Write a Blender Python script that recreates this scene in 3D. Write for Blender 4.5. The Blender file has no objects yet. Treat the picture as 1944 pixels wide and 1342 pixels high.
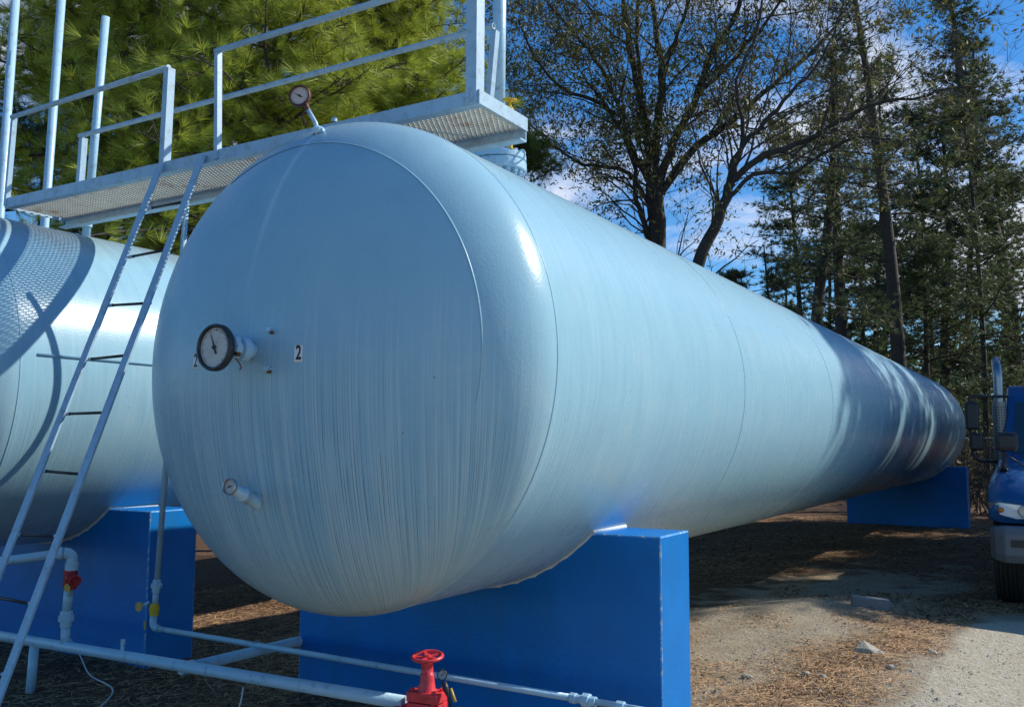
import bpy, math, random
import numpy as np
from mathutils import Vector, Matrix
random.seed(7); rng = np.random.default_rng(7)
SC = bpy.context.scene
C = SC.collection
U = 1.2                    # tank radius in metres; tank coordinates below are in radii
ZO = 1.62 * U              # height of the tank axis above the local ground

# ------------------------------------------------------------------ camera
f_px = 1740.6
CAM = Vector((2.5234 * U, -2.8618 * U, -0.3134 * U + ZO))
yaw, pitch, roll = -0.53940, 0.09690, 0.0041
cy, sy, cp, sp = math.cos(yaw), math.sin(yaw), math.cos(pitch), math.sin(pitch)
FWD = Vector((sy * cp, cy * cp, sp)); RT = Vector((cy, -sy, 0)); UP = RT.cross(FWD)
RT2 = RT * math.cos(roll) + UP * math.sin(roll); UP2 = -RT * math.sin(roll) + UP * math.cos(roll)
cd = bpy.data.cameras.new('camera'); cam = bpy.data.objects.new('camera', cd); C.objects.link(cam)
cd.sensor_width = 36; cd.lens = f_px / 1944 * 36; cd.clip_start = 0.05; cd.clip_end = 3000
M = Matrix((RT2, UP2, -FWD)).transposed().to_4x4(); M.translation = CAM
cam.matrix_world = M
SC.camera = cam
def px(x, y, dist):        # a point of the far scenery at a given horizontal depth
    d = (RT2 * ((x - 972) / f_px) - UP2 * ((y - 671) / f_px) + FWD)
    return CAM + d * dist

# ------------------------------------------------------------------ world and sun
SUN = Vector((0.552, 0.565, 0.615)).normalized()
elev = math.asin(SUN.z)
w = bpy.data.worlds.new('World'); SC.world = w; w.use_nodes = True
nt = w.node_tree; nt.nodes.clear()
def N(nt, t, **kw):
    n = nt.nodes.new(t)
    for k, v in kw.items():
        if k.startswith('i_'): n.inputs[k[2:]].default_value = v
        else: setattr(n, k, v)
    return n
sky = N(nt, 'ShaderNodeTexSky', sky_type='NISHITA'); sky.sun_disc = False
sky.sun_elevation = elev; sky.sun_rotation = math.atan2(SUN.x, SUN.y)
sky.air_density = 0.95; sky.dust_density = 0.15; sky.ozone_density = 3.2
bg = N(nt, 'ShaderNodeBackground'); bg.inputs[1].default_value = 0.125
out = N(nt, 'ShaderNodeOutputWorld')
tc = N(nt, 'ShaderNodeTexCoord'); mp = N(nt, 'ShaderNodeMapping'); mp.inputs['Scale'].default_value = (1, 1, 2.6)
n1 = N(nt, 'ShaderNodeTexNoise'); n1.inputs['Scale'].default_value = 3.1; n1.inputs['Detail'].default_value = 8; n1.inputs['Roughness'].default_value = .58; n1.inputs['Distortion'].default_value = .35
r1 = N(nt, 'ShaderNodeValToRGB'); r1.color_ramp.elements[0].position = .46; r1.color_ramp.elements[1].position = .62
r1.color_ramp.elements[1].color = (1, 1, 1, 1)
sep = N(nt, 'ShaderNodeSeparateXYZ'); mr = N(nt, 'ShaderNodeMapRange'); mr.inputs[1].default_value = .62; mr.inputs[2].default_value = .10; mr.inputs[3].default_value = .35; mr.inputs[4].default_value = 1.5
mul = N(nt, 'ShaderNodeMath', operation='MULTIPLY', use_clamp=True)
mx = N(nt, 'ShaderNodeMix', data_type='RGBA'); mx.inputs[7].default_value = (6.4, 6.9, 7.9, 1)
L = nt.links.new
L(tc.outputs['Generated'], mp.inputs[0]); L(mp.outputs[0], n1.inputs['Vector']); L(n1.outputs[0], r1.inputs[0])
L(tc.outputs['Generated'], sep.inputs[0]); L(sep.outputs[2], mr.inputs[0]); L(r1.outputs[0], mul.inputs[0]); L(mr.outputs[0], mul.inputs[1])
mfr = N(nt, 'ShaderNodeMapRange'); mfr.inputs[1].default_value = -.15; mfr.inputs[2].default_value = .45; mul2 = N(nt, 'ShaderNodeMath', operation='MULTIPLY', use_clamp=True)   # clouds kept over the wood (+y); unseen sky behind cleared to lower the ambient
L(sep.outputs[1], mfr.inputs[0]); L(mfr.outputs[0], mul2.inputs[0]); L(mul.outputs[0], mul2.inputs[1])
hs = N(nt, 'ShaderNodeHueSaturation'); hs.inputs['Saturation'].default_value = 1.28
L(sky.outputs[0], hs.inputs['Color']); tint = N(nt, 'ShaderNodeMix', data_type='RGBA', blend_type='MULTIPLY'); tint.inputs[0].default_value = 1; tint.inputs[7].default_value = (.80, 1.0, 1.12, 1); L(hs.outputs[0], tint.inputs[6]); L(tint.outputs[2], mx.inputs[6]); L(mul2.outputs[0], mx.inputs[0]); L(mx.outputs[2], bg.inputs[0]); L(bg.outputs[0], out.inputs[0])
sd = bpy.data.lights.new('sun', 'SUN'); sd.energy = 4.7; sd.angle = math.radians(.53); sd.color = (1, .94, .83)
so = bpy.data.objects.new('sun', sd); C.objects.link(so); so.rotation_euler = SUN.to_track_quat('Z', 'Y').to_euler(); so.location = (0, 0, 30)
SC.view_settings.view_transform = 'Standard'; SC.view_settings.look = 'None'; SC.view_settings.gamma = 1; SC.view_settings.use_curve_mapping = False
SC.view_settings.exposure = 0.08
try:
    SC.cycles.max_bounces = 6; SC.cycles.transparent_max_bounces = 6; SC.cycles.caustics_reflective = False; SC.cycles.caustics_refractive = False
except Exception: pass

# ------------------------------------------------------------------ materials
MAT = {}
def mat(name, col=(.5, .5, .5), rough=.6, metal=0., spec=.5, var=.0, vscale=6., bump=.0, bscale=60., coat=0., trans=None, dirt=None, dscale=5., dpos=(.55, .7), coord='Object', island=0, stretch=None):
    m = bpy.data.materials.new(name); m.use_nodes = True; t = m.node_tree; b = t.nodes['Principled BSDF']
    b.inputs['Base Color'].default_value = (*col, 1); b.inputs['Roughness'].default_value = rough; b.inputs['Metallic'].default_value = metal
    b.inputs['Specular IOR Level'].default_value = spec; b.inputs['Coat Weight'].default_value = coat
    tcn = N(t, 'ShaderNodeTexCoord'); src = None
    if var > 0 or dirt:
        no = N(t, 'ShaderNodeTexNoise'); no.inputs['Scale'].default_value = vscale; no.inputs['Detail'].default_value = 5
        t.links.new(tcn.outputs[coord], no.inputs['Vector'])
        rp = N(t, 'ShaderNodeMix', data_type='RGBA')
        rp.inputs[6].default_value = (*[c * (1 - var) for c in col], 1); rp.inputs[7].default_value = (*[min(1, c * (1 + var)) for c in col], 1)
        t.links.new(no.outputs[0], rp.inputs[0]); src = rp.outputs[2]
        if dirt:
            n2 = N(t, 'ShaderNodeTexNoise'); n2.inputs['Scale'].default_value = dscale; n2.inputs['Detail'].default_value = 8; n2.inputs['Roughness'].default_value = .7
            if stretch:
                mpn = N(t, 'ShaderNodeMapping'); mpn.inputs['Scale'].default_value = stretch; t.links.new(tcn.outputs[coord], mpn.inputs[0]); t.links.new(mpn.outputs[0], n2.inputs['Vector'])
            else: t.links.new(tcn.outputs[coord], n2.inputs['Vector'])
            cr = N(t, 'ShaderNodeValToRGB'); cr.color_ramp.elements[0].position = dpos[0]; cr.color_ramp.elements[1].position = dpos[1]
            t.links.new(n2.outputs[0], cr.inputs[0])
            m2 = N(t, 'ShaderNodeMix', data_type='RGBA'); m2.inputs[7].default_value = (*dirt, 1)
            t.links.new(cr.outputs[0], m2.inputs[0]); t.links.new(src, m2.inputs[6]); src = m2.outputs[2]
        if island:
            ge = N(t, 'ShaderNodeNewGeometry'); mi = N(t, 'ShaderNodeMapRange'); mi.inputs[3].default_value = 1 - island; mi.inputs[4].default_value = 1 + island * .8
            t.links.new(ge.outputs['Random Per Island'], mi.inputs[0]); vm = N(t, 'ShaderNodeVectorMath', operation='SCALE'); t.links.new(src, vm.inputs[0]); t.links.new(mi.outputs[0], vm.inputs['Scale']); src = vm.outputs[0]
        t.links.new(src, b.inputs['Base Color'])
    if bump > 0:
        n3 = N(t, 'ShaderNodeTexNoise'); n3.inputs['Scale'].default_value = bscale; n3.inputs['Detail'].default_value = 4
        bm = N(t, 'ShaderNodeBump'); bm.inputs['Strength'].default_value = bump; bm.inputs['Distance'].default_value = .01
        t.links.new(tcn.outputs[coord], n3.inputs['Vector']); t.links.new(n3.outputs[0], bm.inputs['Height']); t.links.new(bm.outputs[0], b.inputs['Normal'])
    if trans:
        tr = N(t, 'ShaderNodeBsdfTranslucent'); tr.inputs[0].default_value = (*trans, 1); ms = N(t, 'ShaderNodeMixShader'); ms.inputs[0].default_value = .28
        o = t.nodes['Material Output']; t.links.new(b.outputs[0], ms.inputs[1]); t.links.new(tr.outputs[0], ms.inputs[2]); t.links.new(ms.outputs[0], o.inputs[0])
        if src: t.links.new(src, tr.inputs[0])
    MAT[name] = m
    return m
PB = (.37, .58, .72)
mat('pipe_paint', (.40, .62, .76), .38, var=.08, vscale=9, bump=.25, bscale=40, dirt=(.20, .26, .28), dscale=14, dpos=(.56, .74))
mat('rail_paint', (.36, .53, .66), .45, var=.12, vscale=12, bump=.1, bscale=60, dirt=(.24, .29, .32), dscale=18, dpos=(.5, .75))
mat('pier_blue', (.0005, .175, .54), .42, spec=.3, var=.28, vscale=2.5, bump=.22, bscale=55, dirt=(.012, .15, .38), dscale=3.2, dpos=(.52, .78), stretch=(1.6, 1.6, .35))
mat('pier_worn', (.05, .30, .72), .6, var=.3, vscale=20, dirt=(.45, .52, .56), dscale=26, dpos=(.53, .60), bump=.5)
mat('pier_edge', (.62, .66, .66), .8, var=.2, vscale=30, bump=.5)
mat('red_paint', (.72, .05, .06), .35, var=.2, vscale=14, dirt=(.30, .03, .025), dscale=24, dpos=(.5, .7))
mat('dark_red', (.42, .012, .02), .5, var=.2, vscale=20)
mat('yellow_paint', (.72, .47, .02), .4, var=.1, vscale=30)
mat('yellow_tag', (.55, .36, .06), .5)
mat('black_metal', (.018, .018, .02), .45, var=.3, vscale=30)
mat('gauge_rim', (.02, .022, .025), .4, var=.3, vscale=30, dirt=(.10, .11, .12), dscale=40)
mat('rust_rim', (.10, .03, .022), .55, var=.3, vscale=40)
mat('dial_face', (.52, .53, .50), .5, var=.12, vscale=16, dirt=(.22, .21, .18), dscale=30, dpos=(.55, .7))
mat('dial_face_pink', (.62, .52, .48), .5, var=.06, vscale=16)
mat('dial_mark', (.02, .02, .03), .6)
mat('sticker_white', (.78, .80, .80), .5)
mat('sticker_black', (.008, .008, .02), .5)
mat('rust', (.14, .06, .03), .8, var=.4, vscale=60)
mat('steel', (.42, .42, .42), .35, metal=.9)
mat('brass', (.5, .34, .08), .4, metal=.6)
mat('grating', (.70, .67, .58), .6, var=.2, vscale=10, dirt=(.30, .11, .03), dscale=4.5, dpos=(.56, .72))
mat('rubber', (.022, .022, .022), .75, var=.25, vscale=30, bump=.2)
mat('truck_blue', (.007, .07, .215), .25, coat=.5, var=.05)
mat('bumper_grey', (.13, .145, .165), .5, var=.1, vscale=8)
mat('chrome', (.30, .31, .33), .32, metal=1)
mat('guard_steel', (.26, .25, .24), .5, metal=.8)
mat('amber', (.5, .17, .03), .25)
mat('lamp_glass', (.75, .78, .80), .08, spec=.8, coat=1)
mat('glass_dark', (.02, .035, .045), .04, spec=.8, coat=1)
mat('white_cord', (.62, .64, .62), .6)
mat('wire', (.35, .36, .36), .5, metal=.6)
mat('cinder', (.22, .23, .24), .9, var=.15, vscale=20, bump=.6, bscale=90)
mat('rock', (.48, .42, .33), .9, var=.25, vscale=15, bump=.8, bscale=60)
mat('bark', (.055, .048, .042), .9, var=.45, vscale=12, bump=.8, bscale=25)
mat('bark_pine', (.060, .048, .040), .9, var=.5, vscale=9, bump=.9, bscale=18)
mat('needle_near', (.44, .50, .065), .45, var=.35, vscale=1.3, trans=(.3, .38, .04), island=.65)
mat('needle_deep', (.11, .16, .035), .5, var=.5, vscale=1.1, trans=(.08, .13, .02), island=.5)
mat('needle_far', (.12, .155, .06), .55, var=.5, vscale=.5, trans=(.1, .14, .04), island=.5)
mat('leaf_oak', (.17, .16, .04), .6, var=.5, vscale=1.5, trans=(.16, .16, .03), island=.5)
mat('leaf_dead', (.28, .155, .08), .85, var=.5, vscale=3, island=.5)
mat('leaf_brush', (.13, .10, .045), .8, var=.5, vscale=1.5, trans=(.15, .12, .05), island=.5)
mat('straw', (.60, .38, .20), .85, var=.5, vscale=4, island=.5)
mat('galv', (.30, .31, .31), .5, metal=.7)

def tank_material():
    m = bpy.data.materials.new('tank_paint'); m.use_nodes = True; t = m.node_tree; b = t.nodes['Principled BSDF']; L = t.links.new
    def math_(op, a, b_=None, clamp=False):
        n = N(t, 'ShaderNodeMath', operation=op, use_clamp=clamp)
        for i, v in enumerate((a, b_)):
            if v is None: continue
            if isinstance(v, (int, float)): n.inputs[i].default_value = v
            else: L(v, n.inputs[i])
        return n.outputs[0]
    def rng_(v, a, b_, c, d):
        n = N(t, 'ShaderNodeMapRange'); L(v, n.inputs[0])
        for i, q in enumerate((a, b_, c, d)): n.inputs[i + 1].default_value = q
        return n.outputs[0]
    def noise1(v, scale, detail=2, w2=None):
        n = N(t, 'ShaderNodeTexNoise', noise_dimensions='2D'); cmb = N(t, 'ShaderNodeCombineXYZ'); L(v, cmb.inputs[0])
        if w2 is not None: L(w2, cmb.inputs[1])
        L(cmb.outputs[0], n.inputs['Vector']); n.inputs['Scale'].default_value = scale; n.inputs['Detail'].default_value = detail
        return n.outputs[0]
    tcn = N(t, 'ShaderNodeTexCoord'); s = N(t, 'ShaderNodeSeparateXYZ'); L(tcn.outputs['Object'], s.inputs[0])
    x, y, z = (math_('MULTIPLY', s.outputs[i], 1 / U) for i in range(3))
    z = math_('SUBTRACT', z, 1.62)        # object origin sits on the ground under the tank
    # head: rain runs down the dished head along x / |y|^(1/4); shell: along rings of constant y
    ay = math_('MAXIMUM', math_('ABSOLUTE', y), .0005)
    k = math_('DIVIDE', x, math_('POWER', ay, .25))
    head = math_('LESS_THAN', y, -.004)
    sc = math_('ADD', math_('MULTIPLY', k, head), math_('MULTIPLY', y, math_('SUBTRACT', 1, head)))
    zslow = math_('MULTIPLY', z, .035)
    wob = math_('MULTIPLY', noise1(z, 2.2), .010)
    sc = math_('ADD', sc, wob)
    vo = N(t, 'ShaderNodeTexVoronoi', voronoi_dimensions='1D', feature='F1'); L(sc, vo.inputs['W']); vo.inputs['Scale'].default_value = 66; vo.inputs['Randomness'].default_value = .8
    line = rng_(vo.outputs['Distance'], .17, .05, 0, 1)
    vcol = N(t, 'ShaderNodeSeparateColor'); L(vo.outputs['Color'], vcol.inputs[0])
    broken = math_('MULTIPLY', rng_(noise1(sc, 30, 4, math_('MULTIPLY', z, .12)), .36, .56, .35, 1), rng_(vcol.outputs[0], 0, .7, .4, 1))
    start = math_('ADD', z, math_('MULTIPLY', math_('SUBTRACT', vcol.outputs[1], .5), .35))
    maskz = rng_(start, .06, -.42, 0, 1)
    near = math_('ADD', head, math_('MULTIPLY', math_('SUBTRACT', 1, head), math_('MULTIPLY', rng_(y, .0, .9, .55, .08), rng_(z, .0, -.4, .2, 1))))
    face = rng_(x, -.95, -.6, .55, 1)
    patch = N(t, 'ShaderNodeTexNoise'); patch.inputs['Scale'].default_value = 1.7; patch.inputs['Detail'].default_value = 3; L(tcn.outputs['Object'], patch.inputs['Vector'])
    dark = math_('MULTIPLY', math_('MULTIPLY', math_('MULTIPLY', math_('MULTIPLY', line, broken), maskz), math_('MULTIPLY', near, face)), rng_(patch.outputs[0], .36, .56, .35, 1))
    # pale washed bands between the lines, strengthened on the head as painted bounce light
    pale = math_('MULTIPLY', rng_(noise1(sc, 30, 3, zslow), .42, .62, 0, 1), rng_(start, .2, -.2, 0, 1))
    # broad grime on the top of the shell; paler, warmer tint towards the under-belly
    n3 = N(t, 'ShaderNodeTexNoise'); n3.inputs['Scale'].default_value = .9; n3.inputs['Detail'].default_value = 6; L(tcn.outputs['Object'], n3.inputs['Vector'])
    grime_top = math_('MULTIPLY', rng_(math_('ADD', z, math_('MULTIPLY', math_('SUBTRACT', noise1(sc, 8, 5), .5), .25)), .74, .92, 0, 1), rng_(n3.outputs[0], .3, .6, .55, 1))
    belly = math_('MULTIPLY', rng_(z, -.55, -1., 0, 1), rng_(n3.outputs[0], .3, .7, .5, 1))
    base = N(t, 'ShaderNodeMix', data_type='RGBA'); base.inputs[6].default_value = (.265, .49, .615, 1); base.inputs[7].default_value = (.325, .55, .66, 1)
    L(n3.outputs[0], base.inputs[0])
    def mix(fac, a, col):
        n = N(t, 'ShaderNodeMix', data_type='RGBA'); L(fac, n.inputs[0]); L(a, n.inputs[6]); n.inputs[7].default_value = (*col, 1); return n.outputs[2]
    streaky = math_('MULTIPLY', rng_(noise1(sc, 6, 5, zslow), .45, .72, 0, .35), math_('ADD', math_('MULTIPLY', maskz, .8), .2))
    c = mix(math_('MULTIPLY', streaky, math_('ADD', math_('MULTIPLY', head, .75), .25)), base.outputs[2], (.40, .58, .69))
    n6 = N(t, 'ShaderNodeTexNoise'); n6.inputs['Scale'].default_value = 2.6; n6.inputs['Detail'].default_value = 9; n6.inputs['Roughness'].default_value = .68; n6.inputs['Distortion'].default_value = .6; L(tcn.outputs['Object'], n6.inputs['Vector'])
    c = mix(rng_(n6.outputs[0], .50, .66, 0, .32), c, (.235, .42, .56))
    c = mix(rng_(n6.outputs[0], .47, .36, 0, .30), c, (.40, .58, .66))
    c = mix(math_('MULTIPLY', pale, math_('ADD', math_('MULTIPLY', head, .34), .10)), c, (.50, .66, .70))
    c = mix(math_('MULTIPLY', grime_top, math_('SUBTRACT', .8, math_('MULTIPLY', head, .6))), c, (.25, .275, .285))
    c = mix(math_('MULTIPLY', rng_(noise1(y, 42, 4, zslow), .54, .72, 0, .26), math_('SUBTRACT', 1, head)), c, (.44, .63, .71))
    c = mix(math_('MULTIPLY', rng_(noise1(y, 23, 5, math_('MULTIPLY', z, .09)), .50, .34, 0, .24), math_('SUBTRACT', 1, head)), c, (.225, .41, .53))
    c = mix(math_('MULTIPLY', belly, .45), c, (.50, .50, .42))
    c = mix(math_('MULTIPLY', dark, .92), c, (.07, .11, .15))
    # one rusty scratch high on the shell, and small chips
    ry = math_('ABSOLUTE', math_('SUBTRACT', math_('ADD', y, math_('MULTIPLY', math_('SUBTRACT', .39, z), -.12)), 2.62))
    rs = math_('MULTIPLY', math_('MULTIPLY', rng_(ry, .003, .010, 1, 0), math_('MULTIPLY', rng_(z, .12, .36, 0, 1), rng_(z, .40, .385, 0, 1))), math_('GREATER_THAN', x, .5))
    c = mix(math_('MULTIPLY', rs, .75), c, (.42, .30, .14))
    n7 = N(t, 'ShaderNodeTexNoise'); n7.inputs['Scale'].default_value = 26; n7.inputs['Detail'].default_value = 2; L(tcn.outputs['Object'], n7.inputs['Vector'])
    c = mix(rng_(n7.outputs[0], .775, .80, 0, .7), c, (.12, .15, .17))
    # the run of lighter paint from the top fitting down the head
    kk = math_('ABSOLUTE', math_('ADD', math_('SUBTRACT', x, .012), math_('MULTIPLY', math_('SUBTRACT', .80, z), .10)))
    wd = math_('MULTIPLY', math_('SUBTRACT', 1, rng_(kk, .003, .020, 0, 1)), math_('MULTIPLY', rng_(z, .15, .6, 0, 1), head))
    c = mix(math_('MULTIPLY', wd, .55), c, (.52, .70, .82))
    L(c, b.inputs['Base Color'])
    rr = rng_(n6.outputs[0], .3, .7, .24, .33); L(rr, b.inputs['Roughness'])
    b.inputs['Specular IOR Level'].default_value = .24
    # orange-peel plus circumferential brush marks
    n4 = N(t, 'ShaderNodeTexNoise'); n4.inputs['Scale'].default_value = 80; n4.inputs['Detail'].default_value = 3; L(tcn.outputs['Object'], n4.inputs['Vector'])
    h = math_('ADD', math_('MULTIPLY', n4.outputs[0], .5), math_('MULTIPLY', noise1(sc, 40, 3, math_('MULTIPLY', z, .25)), math_('MULTIPLY', math_('MULTIPLY', head, maskz), .6)))
    h = math_('SUBTRACT', h, math_('MULTIPLY', dark, .8))
    bm = N(t, 'ShaderNodeBump'); bm.inputs['Strength'].default_value = .16; bm.inputs['Distance'].default_value = .01; L(h, bm.inputs['Height']); L(bm.outputs[0], b.inputs['Normal'])
    MAT['tank_paint'] = m
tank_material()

def ground_material():
    m = bpy.data.materials.new('ground_soil'); m.use_nodes = True; t = m.node_tree; b = t.nodes['Principled BSDF']; L = t.links.new
    g = N(t, 'ShaderNodeNewGeometry'); P_ = g.outputs['Position']
    def noise(scale, detail=6, rough=.6, vec=None):
        n = N(t, 'ShaderNodeTexNoise'); n.inputs['Scale'].default_value = scale; n.inputs['Detail'].default_value = detail; n.inputs['Roughness'].default_value = rough
        L(vec or P_, n.inputs['Vector']); return n.outputs[0]
    def ramp(v, a, b_, ca, cb):
        n = N(t, 'ShaderNodeValToRGB'); n.color_ramp.elements[0].position = a; n.color_ramp.elements[1].position = b_
        n.color_ramp.elements[0].color = (*ca, 1); n.color_ramp.elements[1].color = (*cb, 1); L(v, n.inputs[0]); return n.outputs[0]
    def mix(f_, a, c_):
        n = N(t, 'ShaderNodeMix', data_type='RGBA'); L(f_, n.inputs[0]); L(a, n.inputs[6]); L(c_, n.inputs[7]); return n.outputs[2]
    soil = ramp(noise(3.5), .3, .7, (.42, .33, .22), (.68, .57, .42))
    grit = ramp(noise(55, 4), .35, .7, (.24, .19, .13), (.68, .60, .47))
    c = mix(ramp(noise(9, 5), .35, .65, (.25,) * 3, (.75,) * 3), soil, grit)
    duff = ramp(noise(22, 6, .75), .3, .7, (.05, .028, .018), (.34, .20, .115))
    # pine straw away from the drive; the drive is pale packed grit
    s = N(t, 'ShaderNodeSeparateXYZ'); L(P_, s.inputs[0])
    at = N(t, 'ShaderNodeAttribute', attribute_name='duff')
    dn = N(t, 'ShaderNodeMath', operation='ADD'); L(at.outputs['Fac'], dn.inputs[0])
    mm = N(t, 'ShaderNodeMath', operation='MULTIPLY_ADD'); L(noise(1.7, 7, .65), mm.inputs[0]); mm.inputs[1].default_value = 1.4; mm.inputs[2].default_value = -.7
    L(mm.outputs[0], dn.inputs[1])
    c = mix(ramp(dn.outputs[0], .4, .62, (0,) * 3, (1,) * 3), c, duff)
    pale = ramp(noise(30, 5), .3, .7, (.52, .45, .33), (.80, .72, .57))
    at2 = N(t, 'ShaderNodeAttribute', attribute_name='drive')
    d2 = N(t, 'ShaderNodeMath', operation='ADD'); L(at2.outputs['Fac'], d2.inputs[0])
    m3 = N(t, 'ShaderNodeMath', operation='MULTIPLY_ADD'); L(noise(2.6, 7, .7), m3.inputs[0]); m3.inputs[1].default_value = 1.; m3.inputs[2].default_value = -.5; L(m3.outputs[0], d2.inputs[1])
    c = mix(ramp(d2.outputs[0], .4, .6, (0,) * 3, (1,) * 3), c, pale)
    tv = N(t, 'ShaderNodeMapping'); tv.inputs['Scale'].default_value = (9, .55, 1); tv.inputs['Rotation'].default_value = (0, 0, math.radians(-7)); L(P_, tv.inputs[0])
    tm = N(t, 'ShaderNodeMath', operation='MULTIPLY'); L(at2.outputs['Fac'], tm.inputs[0]); L(ramp(noise(1.2, 4, .6, tv.outputs[0]), .46, .62, (0,) * 3, (.55,) * 3), tm.inputs[1])
    c = mix(tm.outputs[0], c, ramp(noise(40, 3), .3, .7, (.60, .55, .45), (.80, .75, .64)))
    L(c, b.inputs['Base Color']); b.inputs['Roughness'].default_value = .95; b.inputs['Specular IOR Level'].default_value = .2
    bm = N(t, 'ShaderNodeBump'); bm.inputs['Strength'].default_value = 1; bm.inputs['Distance'].default_value = .045
    ad = N(t, 'ShaderNodeMath', operation='ADD'); L(noise(45, 6, .7), ad.inputs[0]); L(noise(9, 4), ad.inputs[1]); L(ad.outputs[0], bm.inputs['Height']); L(bm.outputs[0], b.inputs['Normal'])
    MAT['ground_soil'] = m
ground_material()

# ------------------------------------------------------------------ mesh builder
class MB:
    """collects shapes; s = unit size, z0 = height of the unit origin"""
    def __init__(s_, s=U, z0=ZO): s_.v = []; s_.f = []; s_.s = s; s_.z0 = z0; s_.sm = []
    def add(s_, vs, fs, smooth=False):
        o = len(s_.v); s_.v.extend([tuple(map(float, v)) for v in vs]); s_.f.extend([[i + o for i in f] for f in fs]); s_.sm.extend([smooth] * len(fs)); return s_
    def box(s_, a, b):
        x0, y0, z0 = a; x1, y1, z1 = b
        return s_.add([(x0, y0, z0), (x1, y0, z0), (x1, y1, z0), (x0, y1, z0), (x0, y0, z1), (x1, y0, z1), (x1, y1, z1), (x0, y1, z1)],
                      [(0, 3, 2, 1), (4, 5, 6, 7), (0, 1, 5, 4), (1, 2, 6, 5), (2, 3, 7, 6), (3, 0, 4, 7)])
    def bar(s_, a, b, w, h, up=(0, 0, 1)):          # rectangular bar from a to b
        a = Vector(a); b = Vector(b); d = (b - a).normalized(); u = Vector(up); sx = d.cross(u).normalized(); u = sx.cross(d).normalized()
        vs = []
        for p in (a, b):
            for i, j in ((-1, -1), (1, -1), (1, 1), (-1, 1)): vs.append(p + sx * (w / 2 * i) + u * (h / 2 * j))
        return s_.add(vs, [(3, 2, 1, 0), (4, 5, 6, 7), (0, 1, 5, 4), (1, 2, 6, 5), (2, 3, 7, 6), (3, 0, 4, 7)])
    def tube(s_, pts, r, seg=12, cap=True):
        pts = [Vector(p) for p in pts]; rs = r if isinstance(r, (list, tuple)) else [r] * len(pts)
        vs = []; fs = []; n = len(pts); prev = None
        for i, p in enumerate(pts):
            d = (pts[min(i + 1, n - 1)] - pts[max(i - 1, 0)]).normalized()
            if prev is None:
                q = Vector((0, 0, 1)) if abs(d.z) < .9 else Vector((1, 0, 0)); u = d.cross(q).normalized()
            else: u = (prev - d * prev.dot(d)).normalized()
            prev = u; w_ = d.cross(u)
            for k in range(seg):
                a = 2 * math.pi * k / seg; vs.append(p + (u * math.cos(a) + w_ * math.sin(a)) * rs[i])
        for i in range(n - 1):
            for k in range(seg): fs.append((i * seg + k, i * seg + (k + 1) % seg, (i + 1) * seg + (k + 1) % seg, (i + 1) * seg + k))
        s_.add(vs, fs, True)
        if cap:
            o = len(s_.v) - len(vs)
            s_.f.append([o + k for k in range(seg)][::-1]); s_.sm.append(False)
            s_.f.append([o + (n - 1) * seg + k for k in range(seg)]); s_.sm.append(False)
        return s_
    def lathe(s_, prof, o, ax=(0, 0, 1), seg=32, smooth=True):   # prof: (radius, along)
        o = Vector(o); ax = Vector(ax).normalized(); q = Vector((0, 0, 1)) if abs(ax.z) < .9 else Vector((0, 1, 0)); u = ax.cross(q).normalized(); w_ = ax.cross(u)
        vs = []; fs = []
        for r, h in prof:
            for k in range(seg):
                a = 2 * math.pi * k / seg; vs.append(o + ax * h + (u * math.cos(a) + w_ * math.sin(a)) * r)
        for i in range(len(prof) - 1):
            for k in range(seg): fs.append((i * seg + k, i * seg + (k + 1) % seg, (i + 1) * seg + (k + 1) % seg, (i + 1) * seg + k))
        return s_.add(vs, fs, smooth)
    def disc(s_, c, ax, r0, r1, th, seg=32):         # ring or disc with thickness th along ax from c
        pr = [(r0, 0), (r1, 0), (r1, th), (r0, th)]
        if r0 > 0: pr.append((r0, 0))
        return s_.lathe(pr, c, ax, seg, False)
    def torus(s_, c, ax, R_, r, seg=36, ns=8, a0=0, a1=2 * math.pi):
        c = Vector(c); ax = Vector(ax).normalized(); q = Vector((0, 0, 1)) if abs(ax.z) < .9 else Vector((0, 1, 0)); u = ax.cross(q).normalized(); w_ = ax.cross(u)
        vs = []; fs = []
        for k in range(seg):
            a = 2 * math.pi * k / seg; d = u * math.cos(a) + w_ * math.sin(a)
            for j in range(ns):
                b_ = 2 * math.pi * j / ns; vs.append(c + d * (R_ + r * math.cos(b_)) + ax * (r * math.sin(b_)))
        for k in range(seg):
            for j in range(ns): fs.append((k * ns + j, k * ns + (j + 1) % ns, ((k + 1) % seg) * ns + (j + 1) % ns, ((k + 1) % seg) * ns + j))
        return s_.add(vs, fs, True)
    def prism(s_, poly, o, ax, u, h):                # 2D polygon (u, ax x u) extruded by h along ax
        o = Vector(o); ax = Vector(ax).normalized(); u = Vector(u).normalized(); w_ = ax.cross(u); n = len(poly)
        vs = [o + u * a + w_ * b for a, b in poly] + [o + u * a + w_ * b + ax * h for a, b in poly]
        return s_.add(vs, [list(range(n))[::-1], list(range(n, 2 * n))] + [(i, (i + 1) % n, n + (i + 1) % n, n + i) for i in range(n)])
    def build(s_, name, m, parent=None, bevel=0, origin=None):
        o = parent
        while o is not None and o.parent: o = o.parent
        org = Vector(o.location) if o is not None else Vector(origin if origin is not None else (0, 0, 0))
        v = np.array(s_.v, dtype=np.float64) * s_.s
        v[:, 2] += s_.z0; v -= np.array(org)
        me = bpy.data.meshes.new(name); me.from_pydata(v.tolist(), [], s_.f); me.polygons.foreach_set('use_smooth', s_.sm)
        me.materials.append(MAT[m]); me.update()
        ob = bpy.data.objects.new(name, me); C.objects.link(ob)
        if parent is not None: ob.parent = parent
        else: ob.location = org
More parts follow.
